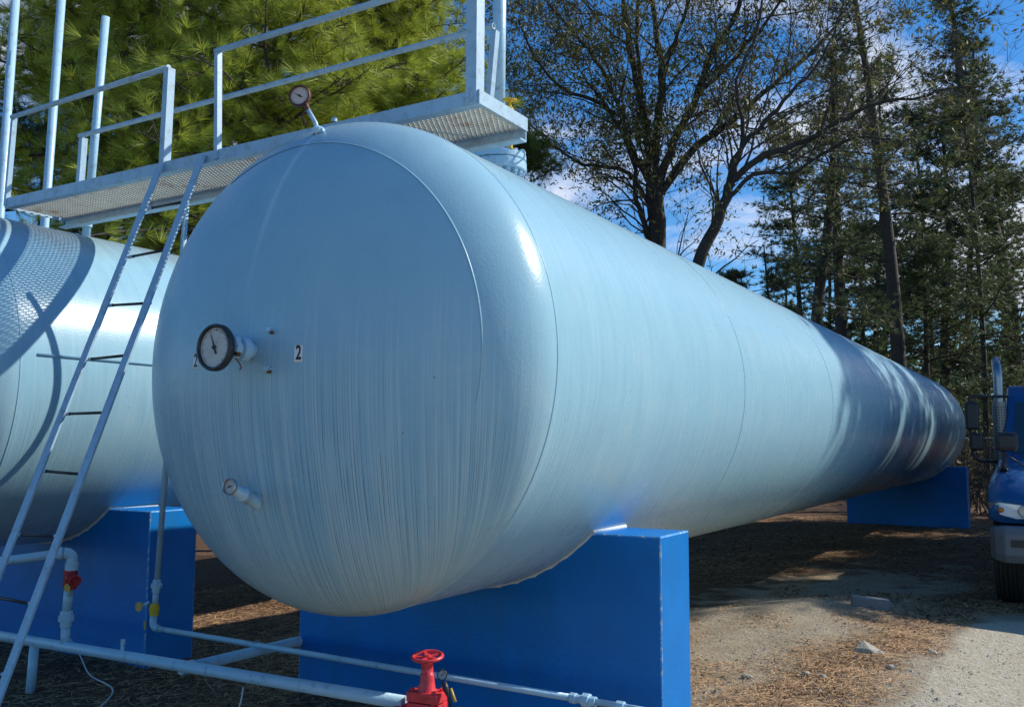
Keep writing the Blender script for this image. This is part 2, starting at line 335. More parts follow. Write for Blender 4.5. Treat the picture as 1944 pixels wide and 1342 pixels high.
        if bevel:
            md = ob.modifiers.new('bevel', 'BEVEL'); md.width = bevel; md.segments = 2; md.limit_method = 'ANGLE'; md.angle_limit = math.radians(40)
        return ob
def METRE(): return MB(1.0, 0.0)
def P(x, y, z): return Vector((x * U, y * U, z * U + ZO))
def tag(o, label=None, cat=None, group=None, kind=None):
    if label: o['label'] = label
    if cat: o['category'] = cat
    if group: o['group'] = group
    if kind: o['kind'] = kind
    return o
def thing(name, loc, label, cat, group=None):
    o = bpy.data.objects.new(name, None); C.objects.link(o); o.location = loc; o.empty_display_size = .2
    return tag(o, label, cat, group)

# ------------------------------------------------------------------ ground
def hash2(x, y): 
    return np.sin(x * 1.7 + 1.3) * np.cos(y * 1.3 - .7) + .5 * np.sin(x * 3.9 - y * 2.7 + 2) + .35 * np.sin(x * 7.3 + y * 5.1) * np.cos(y * 6.1 - x * 2.2)
def ground_z(x, y):
    x = np.asarray(x, float); y = np.asarray(y, float)
    z = -.0115 * np.clip(y - .5, 0, 19) + .022 * hash2(x, y) * np.clip((26 - np.hypot(x, y)) / 20, .2, 1)
    # worn bank beside the drive
    z += .13 * np.exp(-((x - .75 - .10 * (y - 4)) ** 2 / .45 + (y - 5.4) ** 2 / 1.3))
    z += .05 * np.exp(-((x - 1.9) ** 2 / .2 + (y - 4.3) ** 2 / 1.2))
    rut = np.exp(-((x - 2.55 - .05 * y) ** 2) / .05) + np.exp(-((x - 4.35 - .05 * y) ** 2) / .05)
    z -= .03 * rut * np.clip((9 - y) / 4, 0, 1)
    return z
def gz(x, y): return float(ground_z(x, y))
def axis(a, b, c0, c1, fine, coarse):
    out = [a]
    while out[-1] < b:
        q = out[-1]; d = fine if c0 <= q <= c1 else min(coarse, fine + .12 * min(abs(q - c0), abs(q - c1)))
        out.append(q + d)
    return np.array(out)
xs = axis(-420, 420, -5, 7, .09, 40); ys = axis(-120, 620, -1.5, 11, .09, 40)
X_, Y_ = np.meshgrid(xs, ys); Z_ = ground_z(X_, Y_)
gm = MB(1, 0); nx, ny = len(xs), len(ys)
gm.v = np.column_stack([X_.ravel(), Y_.ravel(), Z_.ravel()]).tolist()
gm.f = [(j * nx + i, j * nx + i + 1, (j + 1) * nx + i + 1, (j + 1) * nx + i) for j in range(ny - 1) for i in range(nx - 1)]; gm.sm = [True] * len(gm.f)
ground = gm.build('ground', 'ground_soil'); tag(ground, 'sandy ground strewn with pine straw and dry leaves', kind='structure')
def duff_f(x, y):
    d = .35 + .5 * np.clip((-x + .4) / 1.2, 0, 1) + .35 * np.clip((y - 8.5) / 2, 0, 1)
    band = np.exp(-((x - 1.55 - .13 * (y - 3)) ** 2) / .14) * .40 - .07 * np.clip((x - .2) / .4, 0, 1) * np.clip((7 - y) / 1.5, 0, 1)
    return np.clip(d + band - .35 * np.exp(-((x - .7) ** 2 / .3 + (y - 5) ** 2 / 3)), 0, 1)
def drive_f(x, y): return np.clip((x - 1.82 - .03 * y) / .5, 0, 1) * np.clip((7.2 - y) / 1.2, 0, 1)
for nm, fn in (('duff', duff_f), ('drive', drive_f)):
    a = ground.data.attributes.new(nm, 'FLOAT', 'POINT'); a.data.foreach_set('value', fn(X_, Y_).ravel().astype(np.float32))

# ------------------------------------------------------------------ storage tanks
def head_pts(sgn, y0, cx, cz, r=1.0, a=.5, nt_=40, seg=160):
    vs = []; fs = []
    for i in range(nt_):
        t_ = (math.pi / 2) * i / nt_
        for k in range(seg):
            q = 2 * math.pi * k / seg; vs.append((cx + r * math.cos(t_) * math.cos(q), y0 + sgn * a * r * math.sin(t_), cz + r * math.cos(t_) * math.sin(q)))
    vs.append((cx, y0 + sgn * a * r, cz))
    for i in range(nt_ - 1):
        for k in range(seg):
            f_ = (i * seg + k, i * seg + (k + 1) % seg, (i + 1) * seg + (k + 1) % seg, (i + 1) * seg + k); fs.append(f_ if sgn < 0 else f_[::-1])
    for k in range(seg):
        f_ = ((nt_ - 1) * seg + k, (nt_ - 1) * seg + (k + 1) % seg, nt_ * seg); fs.append(f_ if sgn < 0 else f_[::-1])
    return vs, fs
def bead(mb, cx, cz, y, r, wd=.006, h=.0022, a0=0, a1=2 * math.pi, seg=200):   # welded seam: low raised band with a groove beside it
    vs = []; fs = []; prof = [(-wd, -.002), (-wd * .6, h * .8), (0, h), (wd * .6, h * .8), (wd, -.002)]; n = len(prof)
    for k in range(seg + 1):
        q = a0 + (a1 - a0) * k / seg
        for dy, dr in prof: vs.append((cx + (r + dr) * math.cos(q), y + dy, cz + (r + dr) * math.sin(q)))
    for k in range(seg):
        for j in range(n - 1): fs.append((k * n + j, k * n + j + 1, (k + 1) * n + j + 1, (k + 1) * n + j))
    mb.add(vs, fs, True)
def tank(cx, cz, y0, length, label, seams):
    t = thing('storage_tank', (cx * U, y0 * U, cz * U), label, 'storage tank', 'large pale blue storage tanks')
    b = MB(); seg = 160; ny_ = 40; vs = []; fs = []
    for j in range(ny_ + 1):
        for k in range(seg):
            q = 2 * math.pi * k / seg; vs.append((cx + math.cos(q), y0 + length * j / ny_, cz + math.sin(q)))
    for j in range(ny_):
        for k in range(seg): fs.append((j * seg + k, j * seg + (k + 1) % seg, (j + 1) * seg + (k + 1) % seg, (j + 1) * seg + k))
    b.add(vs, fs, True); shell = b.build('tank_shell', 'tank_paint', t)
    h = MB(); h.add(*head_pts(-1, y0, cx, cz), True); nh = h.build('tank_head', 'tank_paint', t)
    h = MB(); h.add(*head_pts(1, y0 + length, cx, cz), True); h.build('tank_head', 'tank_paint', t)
    for s in seams:
        w_ = MB(); bead(w_, cx, cz, y0 + s, 1.0, .0055 if s == 0 else .004); w_.build('weld_seam', 'tank_paint', shell)
    # crown weld on the dished head
    w_ = MB(); bead(w_, cx, cz, y0 - .2615, .8520, .005, .0012, math.radians(-12), math.radians(118), 90); w_.build('weld_seam', 'tank_paint', nh)
    return t, shell, nh
T2, S2, H2 = tank(0, 0, 0, 16.0, 'big pale blue middle tank numbered 2, dial gauges on its streaked domed end', (0, 2.2427, 4.5567, 6.85, 9.15, 11.45, 13.75))
T1, S1, H1 = tank(-3.12, .045, -.09, 16.0, 'pale blue tank at the left edge, behind the ladder and under the walkway', (0, 2.4, 4.8))
# longitudinal weld on the left tank
b = MB(); q = math.radians(5.5)
b.tube([(-3.12 + 1.0 * math.cos(q), .0, .045 + math.sin(q)), (-3.12 + math.cos(q), 2.3, .045 + math.sin(q))], .0085, 8); b.build('weld_seam', 'tank_paint', S1)

def on_head(x, z, off=0.0):
    r2 = x * x + z * z; y = -.5 * math.sqrt(max(0, 1 - r2)); n = Vector((x, 4 * y, z)).normalized()
    return Vector((x, y, z)) + n * off, n
# number stickers, curved to the head
def glyph(txt, size, xs_, target, name, parent, x0, z0, m, off):
    cu = bpy.data.curves.new(name, 'FONT'); cu.body = txt; cu.size = size; cu.align_x = 'CENTER'; cu.align_y = 'CENTER'; cu.offset = size * .022; cu.resolution_u = 6
    to = bpy.data.objects.new(name + '_tmp', cu); C.objects.link(to); bpy.context.view_layer.update()
    me = bpy.data.meshes.new_from_object(to.evaluated_get(bpy.context.evaluated_depsgraph_get())); bpy.data.objects.remove(to)
    org = parent
    while org.parent: org = org.parent
    for v in me.vertices:
        p, n = on_head(x0 + v.co.x * xs_, z0 + v.co.y, off); q_ = P(*p) - org.location; v.co = q_
    me.materials.clear(); me.materials.append(MAT[m]); ob = bpy.data.objects.new(name, me); C.objects.link(ob); ob.parent = parent; return ob
for x0, z0 in ((-.322, -.008), (.225, -.004)):
    b = MB(); vs = []; fs = []; n = 6; hw_, hh = .017, .030
    for lay in (.0006, .0018):
        for i in range(n + 1):
            for j in range(n + 1): vs.append(on_head(x0 + hw_ * (2 * i / n - 1), z0 + hh * (2 * j / n - 1), lay)[0])
    for i in range(n):
        for j in range(n):
            a = (n + 1) ** 2 + i * (n + 1) + j; fs.append((a, a + n + 1, a + n + 2, a + 1))
    for i in range(n):
        for (p, q) in ((i * (n + 1), (i + 1) * (n + 1)), (i * (n + 1) + n, (i + 1) * (n + 1) + n), (i, i + 1), (n * (n + 1) + i, n * (n + 1) + i + 1)):
            fs.append((p, q, q + (n + 1) ** 2, p + (n + 1) ** 2))
    b.add(vs, fs, True); st = b.build('number_sticker', 'sticker_white', T2); glyph('2', .070, .72, None, 'digit', st, x0 + .001, z0 + .001, 'sticker_black', .0026)

# dial gauges
def gauge(parent, name, c, n, r, th, rim, face, needle_a, pin=True, marks=28):
    c = Vector(c); n = Vector(n).normalized()
    b = MB(); b.lathe([(0, -th), (r * .93, -th), (r, -th * .8), (r, -.004), (r * .97, .002), (r * .86, .002), (r * .84, -.004), (r * .84, -.008)], c, n, 40, True); g = b.build(name, rim, parent)
    b = MB(); b.lathe([(0, 0), (r * .85, 0)], c - n * .0075, n, 40, False); fa = b.build('dial_face', face, g)
    q = Vector((0, 0, 1)); u = q.cross(n).normalized(); v = n.cross(u)
    if marks:
        b = MB()
        for k in range(marks):
            a = math.radians(-50 + 280 * k / (marks - 1)); d = u * math.cos(a) + v * math.sin(a); l = .10 if k % 3 == 0 else .05
            b.bar(c + d * r * (.78 - l) - n * .0064, c + d * r * .78 - n * .0064, r * .022, .001, n)
        b.build('dial_marks', 'dial_mark', g)
    b = MB(); a = math.radians(needle_a); d = u * math.cos(a) + v * math.sin(a); s = d.cross(n)
    b.prism([(-.30 * r, -.045 * r), (-.30 * r, .045 * r), (.0, .03 * r), (.62 * r, .006 * r), (.62 * r, -.006 * r), (0, -.03 * r)], c - n * .005, n, d, .002)
    b.lathe([(r * .10, 0), (r * .10, .004), (0, .004)], c - n * .005, n, 16, False); b.build('needle', 'dial_mark', g)
    return g
# large level gauge on its stub
b = MB(); b.lathe([(.0, .10), (.030, .10), (.030, -.16), (0, -.16)], (0.002, -.50, .018), (0, 1, 0), 28)
b.lathe([(.046, -.03), (.046, -.062), (.033, -.062)], (0.002, -.50, .018), (0, 1, 0), 28, False)
b.lathe([(.033, -.085), (.052, -.085), (.052, -.108), (.033, -.108)], (0.002, -.50, .018), (0, 1, 0), 8, False)
b.lathe([(.038, -.112), (.043, -.117), (.043, -.145), (.030, -.15)], (0.002, -.50, .018), (0, 1, 0), 28)
stub = b.build('gauge_stub', 'pipe_paint', T2)
gauge(T2, 'level_gauge', (0.0, -.672, .013), (.03, -1, .02), .083, .026, 'gauge_rim', 'dial_face', 113, marks=32)
b = MB(); b.tube([(.032, -.61, -.01), (.035, -.58, -.04), (.01, -.55, -.05), (-.02, -.53, -.055)], .0022, 6); b.bar((.028, -.60, .0), (.05, -.60, -.01), .016, .014); b.build('rusty_clip', 'rust', stub)
# small thermometer gauge
b = MB(); d = Vector((.035, -.19, .075)).normalized(); o = Vector((-.034, -.415, -.535))
b.lathe([(.030, -.02), (.024, .02), (.024, .085), (.027, .087), (.027, .10), (.020, .102), (.020, .165)], o, d, 24); b.build('gauge_stub', 'pipe_paint', T2)
gauge(T2, 'temperature_gauge', o + d * .178, (.10, -1, .12), .030, .014, 'steel', 'dial_face', 205, marks=12)
# pressure gauge on top of the head
b = MB(); b.tube([(.018, -.20, .90), (.012, -.205, .955), (-.012, -.225, 1.01)], [.011, .009, .009], 12); b.lathe([(.022, -.01), (.024, .012), (.012, .02)], (.018, -.20, .925), (0, -.2, 1), 10, False)
b.tube([(.02, -.20, .925), (.05, -.20, .925)], .008, 8); b.build('gauge_stub', 'pipe_paint', T2)
b = MB(); b.tube([(-.004, -.215, .99), (-.020, -.228, 1.025), (-.022, -.232, 1.04)], .010, 8); b.tube([(-.035, -.215, .955), (-.047, -.222, .99), (-.03, -.225, 1.0), (-.016, -.222, 1.0)], .005, 8); b.build('siphon', 'rust_rim', T2)
gauge(T2, 'pressure_gauge', (-.040, -.25, 1.068), (.42, -1, .06), .0445, .022, 'rust_rim', 'dial_face_pink', 150, marks=16)
for x0, z0 in ((.102, .085), (.096, -.055)):
    p, n = on_head(x0, z0); b = MB(); b.bar(p - n * .01, p + n * .022, .022, .006); b.bar(p + n * .016 + Vector((0, 0, .001)), p + n * .022 + Vector((0, 0, .001)), .022, .014); lg = b.build('mounting_lug', 'pipe_paint', T2)
    b = MB(); b.bar(p + n * .002 - Vector((-.004, 0, .010)), p + n * .014 - Vector((-.004, 0, .010)), .010, .010); b.build('rust_stub', 'rust', lg)

# manway with bolted flange, vent pipe and yellow handwheel valve
MC = (.0, 1.20)
b = MB(); b.lathe([(.108, .90), (.108, 1.125)], (MC[0], MC[1], 0), (0, 0, 1), 40)
b.lathe([(.108, 1.118), (.150, 1.118), (.153, 1.124), (.153, 1.166), (.149, 1.170), (0, 1.170)], (MC[0], MC[1], 0), (0, 0, 1), 48, False)
mw = b.build('manway', 'pipe_paint', T2)
b = MB(); b.lathe([(0, 1.176), (.146, 1.176), (.151, 1.180), (.151, 1.205), (.146, 1.209), (0, 1.209)], (MC[0], MC[1], 0), (0, 0, 1), 48, False); b.torus((MC[0] + .155, MC[1] - .02, 1.185), (.3, 1, 0), .028, .005, 20, 6); b.build('manway_cover', 'pipe_paint', mw)
for k in range(18):
    a = 2 * math.pi * k / 18 + .1; b = MB(); p = Vector((MC[0] + .130 * math.cos(a), MC[1] + .130 * math.sin(a), 0))
    b.lathe([(0, 1.085), (.010, 1.085), (.010, 1.098), (.016, 1.098), (.016, 1.119), (.009, 1.119), (.009, 1.2085), (.016, 1.2085), (.016, 1.222), (0, 1.222)], p, (0, 0, 1), 6, False)
    b.build('flange_bolt', 'pipe_paint', mw)
b = MB(); b.tube([(-.002, 1.2, 1.205), (.008, 1.2, 2.6)], .036, 24); b.lathe([(.036, 0), (.052, 0), (.052, .03), (.036, .03)], (-.002, 1.2, 1.21), (0, 0, 1), 8, False); b.build('vent_pipe', 'pipe_paint', T2)
def handwheel(mb, c, ax, R_, r, spokes=5, hub=.2, knob=0):
    c = Vector(c); ax = Vector(ax).normalized(); mb.torus(c, ax, R_ - r, r, 40, 10)
    q = Vector((0, 0, 1)) if abs(ax.z) < .9 else Vector((0, 1, 0)); u = ax.cross(q).normalized(); w_ = ax.cross(u)
    for k in range(spokes):
        a = 2 * math.pi * k / spokes + .5; d = u * math.cos(a) + w_ * math.sin(a); mb.bar(c + d * R_ * hub * .6 - ax * r * .3, c + d * (R_ - r), r * 1.5, r * .8, ax)
    for k in range(knob):
        a = 2 * math.pi * k / knob; d = u * math.cos(a) + w_ * math.sin(a); mb.bar(c + d * (R_ - r * 1.6), c + d * (R_ + r * .5), r * 1.1, r * 1.3, ax)
    mb.lathe([(0, -r), (R_ * hub, -r), (R_ * hub * .8, r), (0, r)], c, ax, 12, False)
vv = thing('handwheel_valve', P(.115, 1.13, 1.21), 'small yellow handwheel valve on the tank top at the right end of the walkway', 'valve')
b = MB(); b.lathe([(.016, 1.212), (.016, 1.30), (.022, 1.30), (.022, 1.34), (.013, 1.36), (.013, 1.40), (.019, 1.405), (.019, 1.43), (.008, 1.44), (.008, 1.47), (0, 1.47)], (.115, 1.13, 0), (0, 0, 1), 12, False); b.build('valve_body', 'yellow_paint', vv)
b = MB(); handwheel(b, (.115, 1.13, 1.475), (.1, -.1, 1), .036, .006, 5, .3, 16); b.build('handwheel', 'yellow_paint', vv)

# ------------------------------------------------------------------ concrete piers
def pier(cx, cz, yp, tz, label, th=.345, hw=1.032, zb=-2.0):
    o = thing('concrete_pier', (cx * U, (yp + th / 2) * U, gz(cx * U, (yp + th / 2) * U)), label, 'concrete pier', 'blue concrete tank piers')
    zt = tz - cz; xc = math.sqrt(1 - zt * zt); q0 = math.atan2(zt, xc); n = 48
    top = [(hw, tz)]
    arc = [(1.003 * math.cos(q0 + (-math.pi - 2 * q0) * i / n), cz + 1.003 * math.sin(q0 + (-math.pi - 2 * q0) * i / n)) for i in range(n + 1)]
    poly = [(hw, zb), (hw, tz)] + arc + [(-hw, tz), (-hw, zb)]
    vs = []; fs = []
    # slight hand-cast wobble along the outer faces
    for yy in (yp, yp + th):
        for (a, z_) in poly: vs.append((cx + a, yy, z_))
    m_ = len(poly)
    # front and back faces as strips between arc and base
    b = MB(); b.v = vs; 
    for s, flip in ((0, False), (m_, True)):
        cols = []
        for i in range(2, 2 + n): 
            b.v.append((cx + poly[i][0], vs[s][1], zb)); cols.append(len(b.v) - 1)
        b.v.append((cx + poly[2 + n][0], vs[s][1], zb)); cols.append(len(b.v) - 1)
        for i in range(n):
            f_ = [s + 2 + i, s + 3 + i, cols[i + 1], cols[i]]; b.f.append(f_[::-1] if flip else f_); b.sm.append(False)
        for f_ in ([s + 0, s + 1, s + 2, cols[0]], [s + 2 + n, s + 3 + n, s + 4 + n, cols[-1]]): b.f.append(f_[::-1] if flip else f_); b.sm.append(False)
    for i in range(m_ - 1): b.f.append([i, m_ + i, m_ + i + 1, i + 1]); b.sm.append(False)
    body = b.build('pier_block', 'pier_blue', o, bevel=.009); body.data.materials.append(MAT['pier_worn']); body.modifiers['bevel'].material = 1
    # pale mortar joint where the tank rests
    b = MB(); vs = []; fs = []
    for i in range(n + 1):
        q = q0 + (-math.pi - 2 * q0) * i / n; j = .004 * math.sin(i * 1.9) + .003 * math.sin(i * 4.1)
        for yy, r_ in ((yp - .006 + j, 1.001), (yp - .008 + j, 1.010 + j), (yp + .01, 1.012), (yp + th - .01, 1.012), (yp + th + .008, 1.008), (yp + th + .006, 1.001)): vs.append((cx + r_ * math.cos(q), yy, cz + r_ * math.sin(q)))
    for i in range(n):
        for j in range(5): fs.append((i * 6 + j, i * 6 + j + 1, (i + 1) * 6 + j + 1, (i + 1) * 6 + j))
    b.add(vs, fs, True); b.tube([(cx + xc + .004, yp - .004, tz + .002), (cx + xc + .006, yp + th + .004, tz + .002)], .012, 8); b.tube([(cx - xc - .004, yp - .004, tz + .002), (cx - xc - .006, yp + th + .004, tz + .002)], .012, 8)
    b.build('mortar_joint', 'pier_edge', o)
    return o
pier(0, 0, .8716, -.7096, 'bright blue concrete pier under the near end of the middle tank')
pier(0, 0, 15.389, -.7096, 'far blue concrete pier, half in shade, under the distant end of the middle tank')
pier(-3.12, .045, .72, -.722, 'shaded blue concrete pier under the left tank, behind the ladder')

# ------------------------------------------------------------------ catwalk
YF, YB, XL, XR, ZP = .399, .823, -3.207, .393, 1.176
cw = thing('catwalk', P(-1.4, .61, 1.1), 'pale blue steel walkway with open mesh floor running across the tops of the tanks', 'walkway')
b = MB(); b.box((XL, YF, ZP - .012), (XR, YF + .008, ZP + .052)); b.box((XL, YF + .008, ZP - .012), (XR, YF + .05, ZP - .004)); b.build('front_beam', 'rail_paint', cw)
b = MB(); b.box((XL, YB - .008, ZP - .065), (XR, YB, ZP + .035)); b.box((XL, YB - .055, ZP - .065), (XR, YB - .008, ZP - .057)); b.build('back_beam', 'rail_paint', cw)
b = MB(); b.box((XR, YF, ZP - .012), (XR + .007, YB, ZP + .052)); b.build('end_plate', 'rail_paint', cw)
b = MB(); b.box((XL - .007, YF, ZP - .012), (XL, YB, ZP + .052)); b.build('end_plate', 'rail_paint', cw)
# expanded metal mesh
b = MB(); dx, dy = .0262, .052; nx_ = int((XR - XL) / dx); ny_ = int((YB - YF - .03) / dy)      # diamonds run across the walkway
for i in range(nx_):
    for j in range(ny_ + 1):
        for s in (1, -1):
            x0 = XL + .010 + (i + .5) * dx; y0 = YF + .010 + j * dy; y1 = min(y0 + dy / 2, YB - .012); y2 = min(y0 + dy, YB - .012)
            A = Vector((x0, y0, ZP)); Bm = Vector((x0 + s * dx * .5, y1, ZP)); Cc = Vector((x0, y2, ZP))
            for p, q in ((A, Bm), (Bm, Cc)):
                if (q - p).length < .004: continue
                n_ = Vector((.0026, 0, .0)); h_ = Vector((.0035, 0, .0095))
                vs = [p - n_, q - n_, q + n_, p + n_, p - n_ + h_, q - n_ + h_, q + n_ + h_, p + n_ + h_]
                b.add(vs, [(0, 1, 2, 3), (4, 7, 6, 5), (0, 4, 5, 1), (2, 6, 7, 3)])
b.build('mesh_floor', 'grating', cw)
def angle_post(a, c, w_=.026, t_=.006, flip=1):     # L section post from a up to c
    b = MB(); a = Vector(a); c = Vector(c); b.bar(a, c, w_, t_, (0, 1, 0)); o = Vector((flip * (w_ / 2 - t_ / 2), t_ / 2 + w_ / 2, 0)); b.bar(a + o, c + o, t_, w_, (0, 1, 0)); return b
angle_post((-3.202, YF - .006, ZP + .0), (-3.174, YF - .006, 1.757), .024).build('rail_post', 'rail_paint', cw)
angle_post((-1.695, YF - .006, ZP - .01), (-1.686, YF - .006, 1.767), .040, .008).build('rail_post', 'rail_paint', cw)
angle_post((-1.259, YF - .006, ZP + .0), (-1.285, YF - .006, 1.772), .026).build('rail_post', 'rail_paint', cw)
angle_post((.361, YF - .006, ZP - .01), (.361, YF - .006, 1.80), .056, .008).build('rail_post', 'rail_paint', cw)
angle_post((-3.127, YB + .006, ZP - .05), (-3.104, YB + .006, 1.734), .036, .006).build('rail_post', 'rail_paint', cw)
angle_post((.146, YB + .006, ZP - .05), (.201, YB + .006, 1.715), .030, .006).build('rail_post', 'rail_paint', cw)
b = MB(); b.tube([(-3.188, YF - .001, 1.757), (-1.672, YF - .001, 1.767)], .0155, 12); b.build('hand_rail', 'rail_paint', cw)
b = MB(); b.tube([(-1.295, YF - .001, 1.776), (.372, YF - .001, 1.767)], .0155, 12); b.build('hand_rail', 'rail_paint', cw)
b = MB(); b.tube([(-3.113, YB, 1.745), (.205, YB, 1.734)], .0155, 14, cap=False); b.lathe([(.0155, 0), (.011, 0), (.011, -.05)], (.205, YB, 1.734), (1, 0, 0), 14); b.build('hand_rail', 'rail_paint', cw)
for x_, z_ in ((.347, 1.205), (.347, 1.183), (-1.695, 1.197)):
    b = MB(); b.lathe([(.009, -.001), (.009, -.009), (0, -.010)], (x_, YF - .008, z_), (0, 1, 0), 8, False); b.build('bolt', 'rail_paint', cw)
b = MB(); b.box((-.44, YF - .02, ZP + .052), (-.42, YF + .0, ZP + .07)); b.build('bracket', 'rail_paint', cw)
# support column under the back beam resting on the left tank
for x_, zt_ in ((-.05, 1.0),):
    b = MB(); b.box((x_ - .03, YB - .05, zt_ - .006), (x_ + .03, YB - .01, ZP - .065)); b.build('foot', 'rail_paint', cw)

# ladder
ld = thing('ladder', P(-1.52, -.64, -1.6), 'pale blue steel ladder leaning from the walkway down past the left tank', 'ladder')
la, lb = Vector((0, .399, 1.171)), Vector((0, -.649, -1.62)); dv = (lb - la)
for x_ in (-1.353, -1.692):
    b = MB(); b.bar(Vector((x_, 0, 0)) + la + Vector((0, -.014, .035)), Vector((x_, 0, 0)) + lb, .051, .010, (0, 1, -.3)); b.build('stringer', 'rail_paint', ld)
k = 0
for z_ in (.943, .662, .379, .100, -.180, -.462, -.744, -1.020, -1.299):
    t_ = (z_ - la.z) / dv.z; y_ = la.y + dv.y * t_; dz = .006 * math.sin(k * 2.3); k += 1
    b = MB(); b.tube([(-1.689, y_, z_ - dz), (-1.356, y_, z_ + dz)], .0072, 10); r_ = b.build('rung', 'black_metal', ld)
    for xa_, xb_ in ((-1.688, -1.650), (-1.395, -1.357)):
        b = MB(); b.tube([(xa_, y_, z_ - dz * (1 if xa_ < -1.5 else -.8)), (xb_, y_, z_ - dz * (.8 if xa_ < -1.5 else -1))], .0088, 10, cap=False); b.build('rung_end', 'rail_paint', r_)
for x_ in (-1.346, -1.685):
    b = MB(); b.lathe([(.010, 0), (.010, -.010), (0, -.011)], (x_ + .0, .388, 1.178), (0, 1, 0), 8, False); b.build('bolt', 'rail_paint', ld)

# ------------------------------------------------------------------ tall pipes behind the walkway
def tall_pipe(x0, x1, zb, zt, r, label, y=1.17, top_elbow=False):
    o = thing('vent_pipe', P(x0, y, zb), label, 'pipe', 'tall blue vent pipes above the left tank')
    b = MB(); b.tube([(x0, y, zb), (x1, y, zt)], r, 20); b.build('pipe', 'pipe_paint', o)
    b = MB(); b.lathe([(r, .30), (r * 1.16, .305), (r * 1.16, .36), (r, .365)], (x0 + (x1 - x0) * .2, y, zb), (0, 0, 1), 20, False); b.build('coupling', 'pipe_paint', o)
tall_pipe(-3.52, -3.40, .93, 2.80, .029, 'shortest of the tall blue vent pipes, ending below the top of the photo')
tall_pipe(-4.12, -3.945, -1.66, 3.6, .031, 'middle one of the three tall blue vent pipes behind the left handrail')
tall_pipe(-4.70, -4.58, -1.66, 3.6, .033, 'leftmost of the tall blue vent pipes, at the left edge of the photo')

# ------------------------------------------------------------------ pipework in front
YH = .10
hd = thing('header_pipe', P(-1.9, YH, -1.61), 'thick pale blue header pipe running low across the foreground to the red gate valve', 'pipe')
b = MB(); b.tube([(-3.4, YH, -1.385), (.27, YH, -1.325)], .0265, 20); pipe_ = b.build('pipe', 'pipe_paint', hd)
b = MB(); b.tube([(-2.17, YH, -1.37), (-2.19, YH, -1.66)], .024, 16); b.build('support_leg', 'pipe_paint', hd)
b = MB(); b.tube([(-1.911, YH, -1.36), (-1.911, YH, -1.26)], .0225, 16); b.lathe([(.0225, -1.262), (.028, -1.262), (.028, -1.235), (.038, -1.233), (.038, -1.205), (.031, -1.203), (.031, -1.185), (.0225, -1.18)], (-1.911, YH, 0), (0, 0, 1), 12, False)
b.tube([(-1.910, YH, -1.19), (-1.90, YH, -1.06)], .0235, 16); b.build('riser', 'pipe_paint', hd)
b = MB(); e = [(-1.888, YH, -.965), (-1.886, YH, -.925)]
for k in range(7):
    a = k / 6 * math.pi / 2; e.append((-1.886 - .022 * (1 - math.cos(a)), YH - .035 * (1 - math.cos(a)), -.918 + .032 * math.sin(a)))
b.tube(e, .028, 16); b.lathe([(.033, -.975), (.033, -.94), (.029, -.935)], (-1.887, YH, 0), (0, 0, 1), 16, False)
b.tube([(-1.905, YH - .03, -.886), (-2.40, YH - .41, -.965)], .0225, 16); b.lathe([(.031, 0), (.031, .03)], (-1.91, YH - .032, -.886), (-.79, -.61, -.12), 16, False); b.build('elbow_pipe', 'pipe_paint', hd)
b = MB(); b.tube([(-1.453, YH, -1.35), (-1.453, YH, -1.295)], .009, 10); b.lathe([(.009, -1.297), (.012, -1.297), (.012, -1.275), (0, -1.272)], (-1.453, YH, 0), (0, 0, 1), 8, False); b.build('nipple', 'pipe_paint', hd)
b = MB(); b.tube([(-1.03, YH, -1.362), (-1.03, 4.6, -1.42)], .0255, 16); b.lathe([(.031, 0), (.031, .05)], (-1.03, YH + .02, -1.362), (0, 1, 0), 16, False); b.build('branch_pipe', 'pipe_paint', hd)
# red riser valve
rv = thing('riser_valve', P(-1.895, YH, -1.07), 'small dark red valve with a yellow tag on the riser beside the ladder', 'valve')
b = MB(); b.lathe([(.026, -1.072), (.034, -1.070), (.036, -1.04), (.036, -.995), (.034, -.972), (.026, -.970)], (-1.893, YH, 0), (0, 0, 1), 10, False)
b.lathe([(.030, 0), (.030, .045), (.020, .05), (.020, .075), (.008, .076), (.008, .095)], (-1.893, YH, -1.010), (.93, -.36, -.1), 12, False); b.build('valve_body', 'dark_red', rv)
b = MB(); handwheel(b, Vector((-1.893, YH, -1.010)) + Vector((.93, -.36, -.1)).normalized() * .095, (.93, -.36, -.1), .030, .006, 5, .3, 10); b.build('handwheel', 'dark_red', rv)
b = MB(); b.disc((-1.832, YH - .055, -1.052), (.2, -1, 0), 0.0, .020, .002, 20); b.build('tag', 'yellow_tag', rv)
# thin line: riser between the tanks and run past the pier
sp_ = thing('small_pipe', P(-1.80, .55, -1.34), 'thin pale blue pipe dropping between the tanks and running right past the pier', 'pipe')
XS = -1.808
b = MB(); b.tube([(-1.665, .55, 1.08), (XS + .018, .55, -1.085)], .0160, 14); b.lathe([(.016, 0), (.022, 0), (.022, .024), (.030, .026), (.030, .048), (.022, .050), (.022, .068), (.016, .07)], (XS + .014, .55, -1.140), (.066, 0, 1), 8, False)
b.tube([(XS + .014, .55, -1.135), (XS + .010, .55, -1.205)], .0160, 14); b.build('riser', 'pipe_paint', sp_)
b = MB(); e = [(XS + .003, .55, -1.263)]
for k in range(6):
    a = k / 5 * math.pi / 2; e.append((XS + .03 * (1 - math.cos(a)), .55, -1.300 - .030 * math.sin(a)))
e += [(XS + .05, .55, -1.331)]; b.tube(e, .0195, 14); b.tube([(XS + .05, .55, -1.331), (.775, .55, -1.339)], .0142, 14)
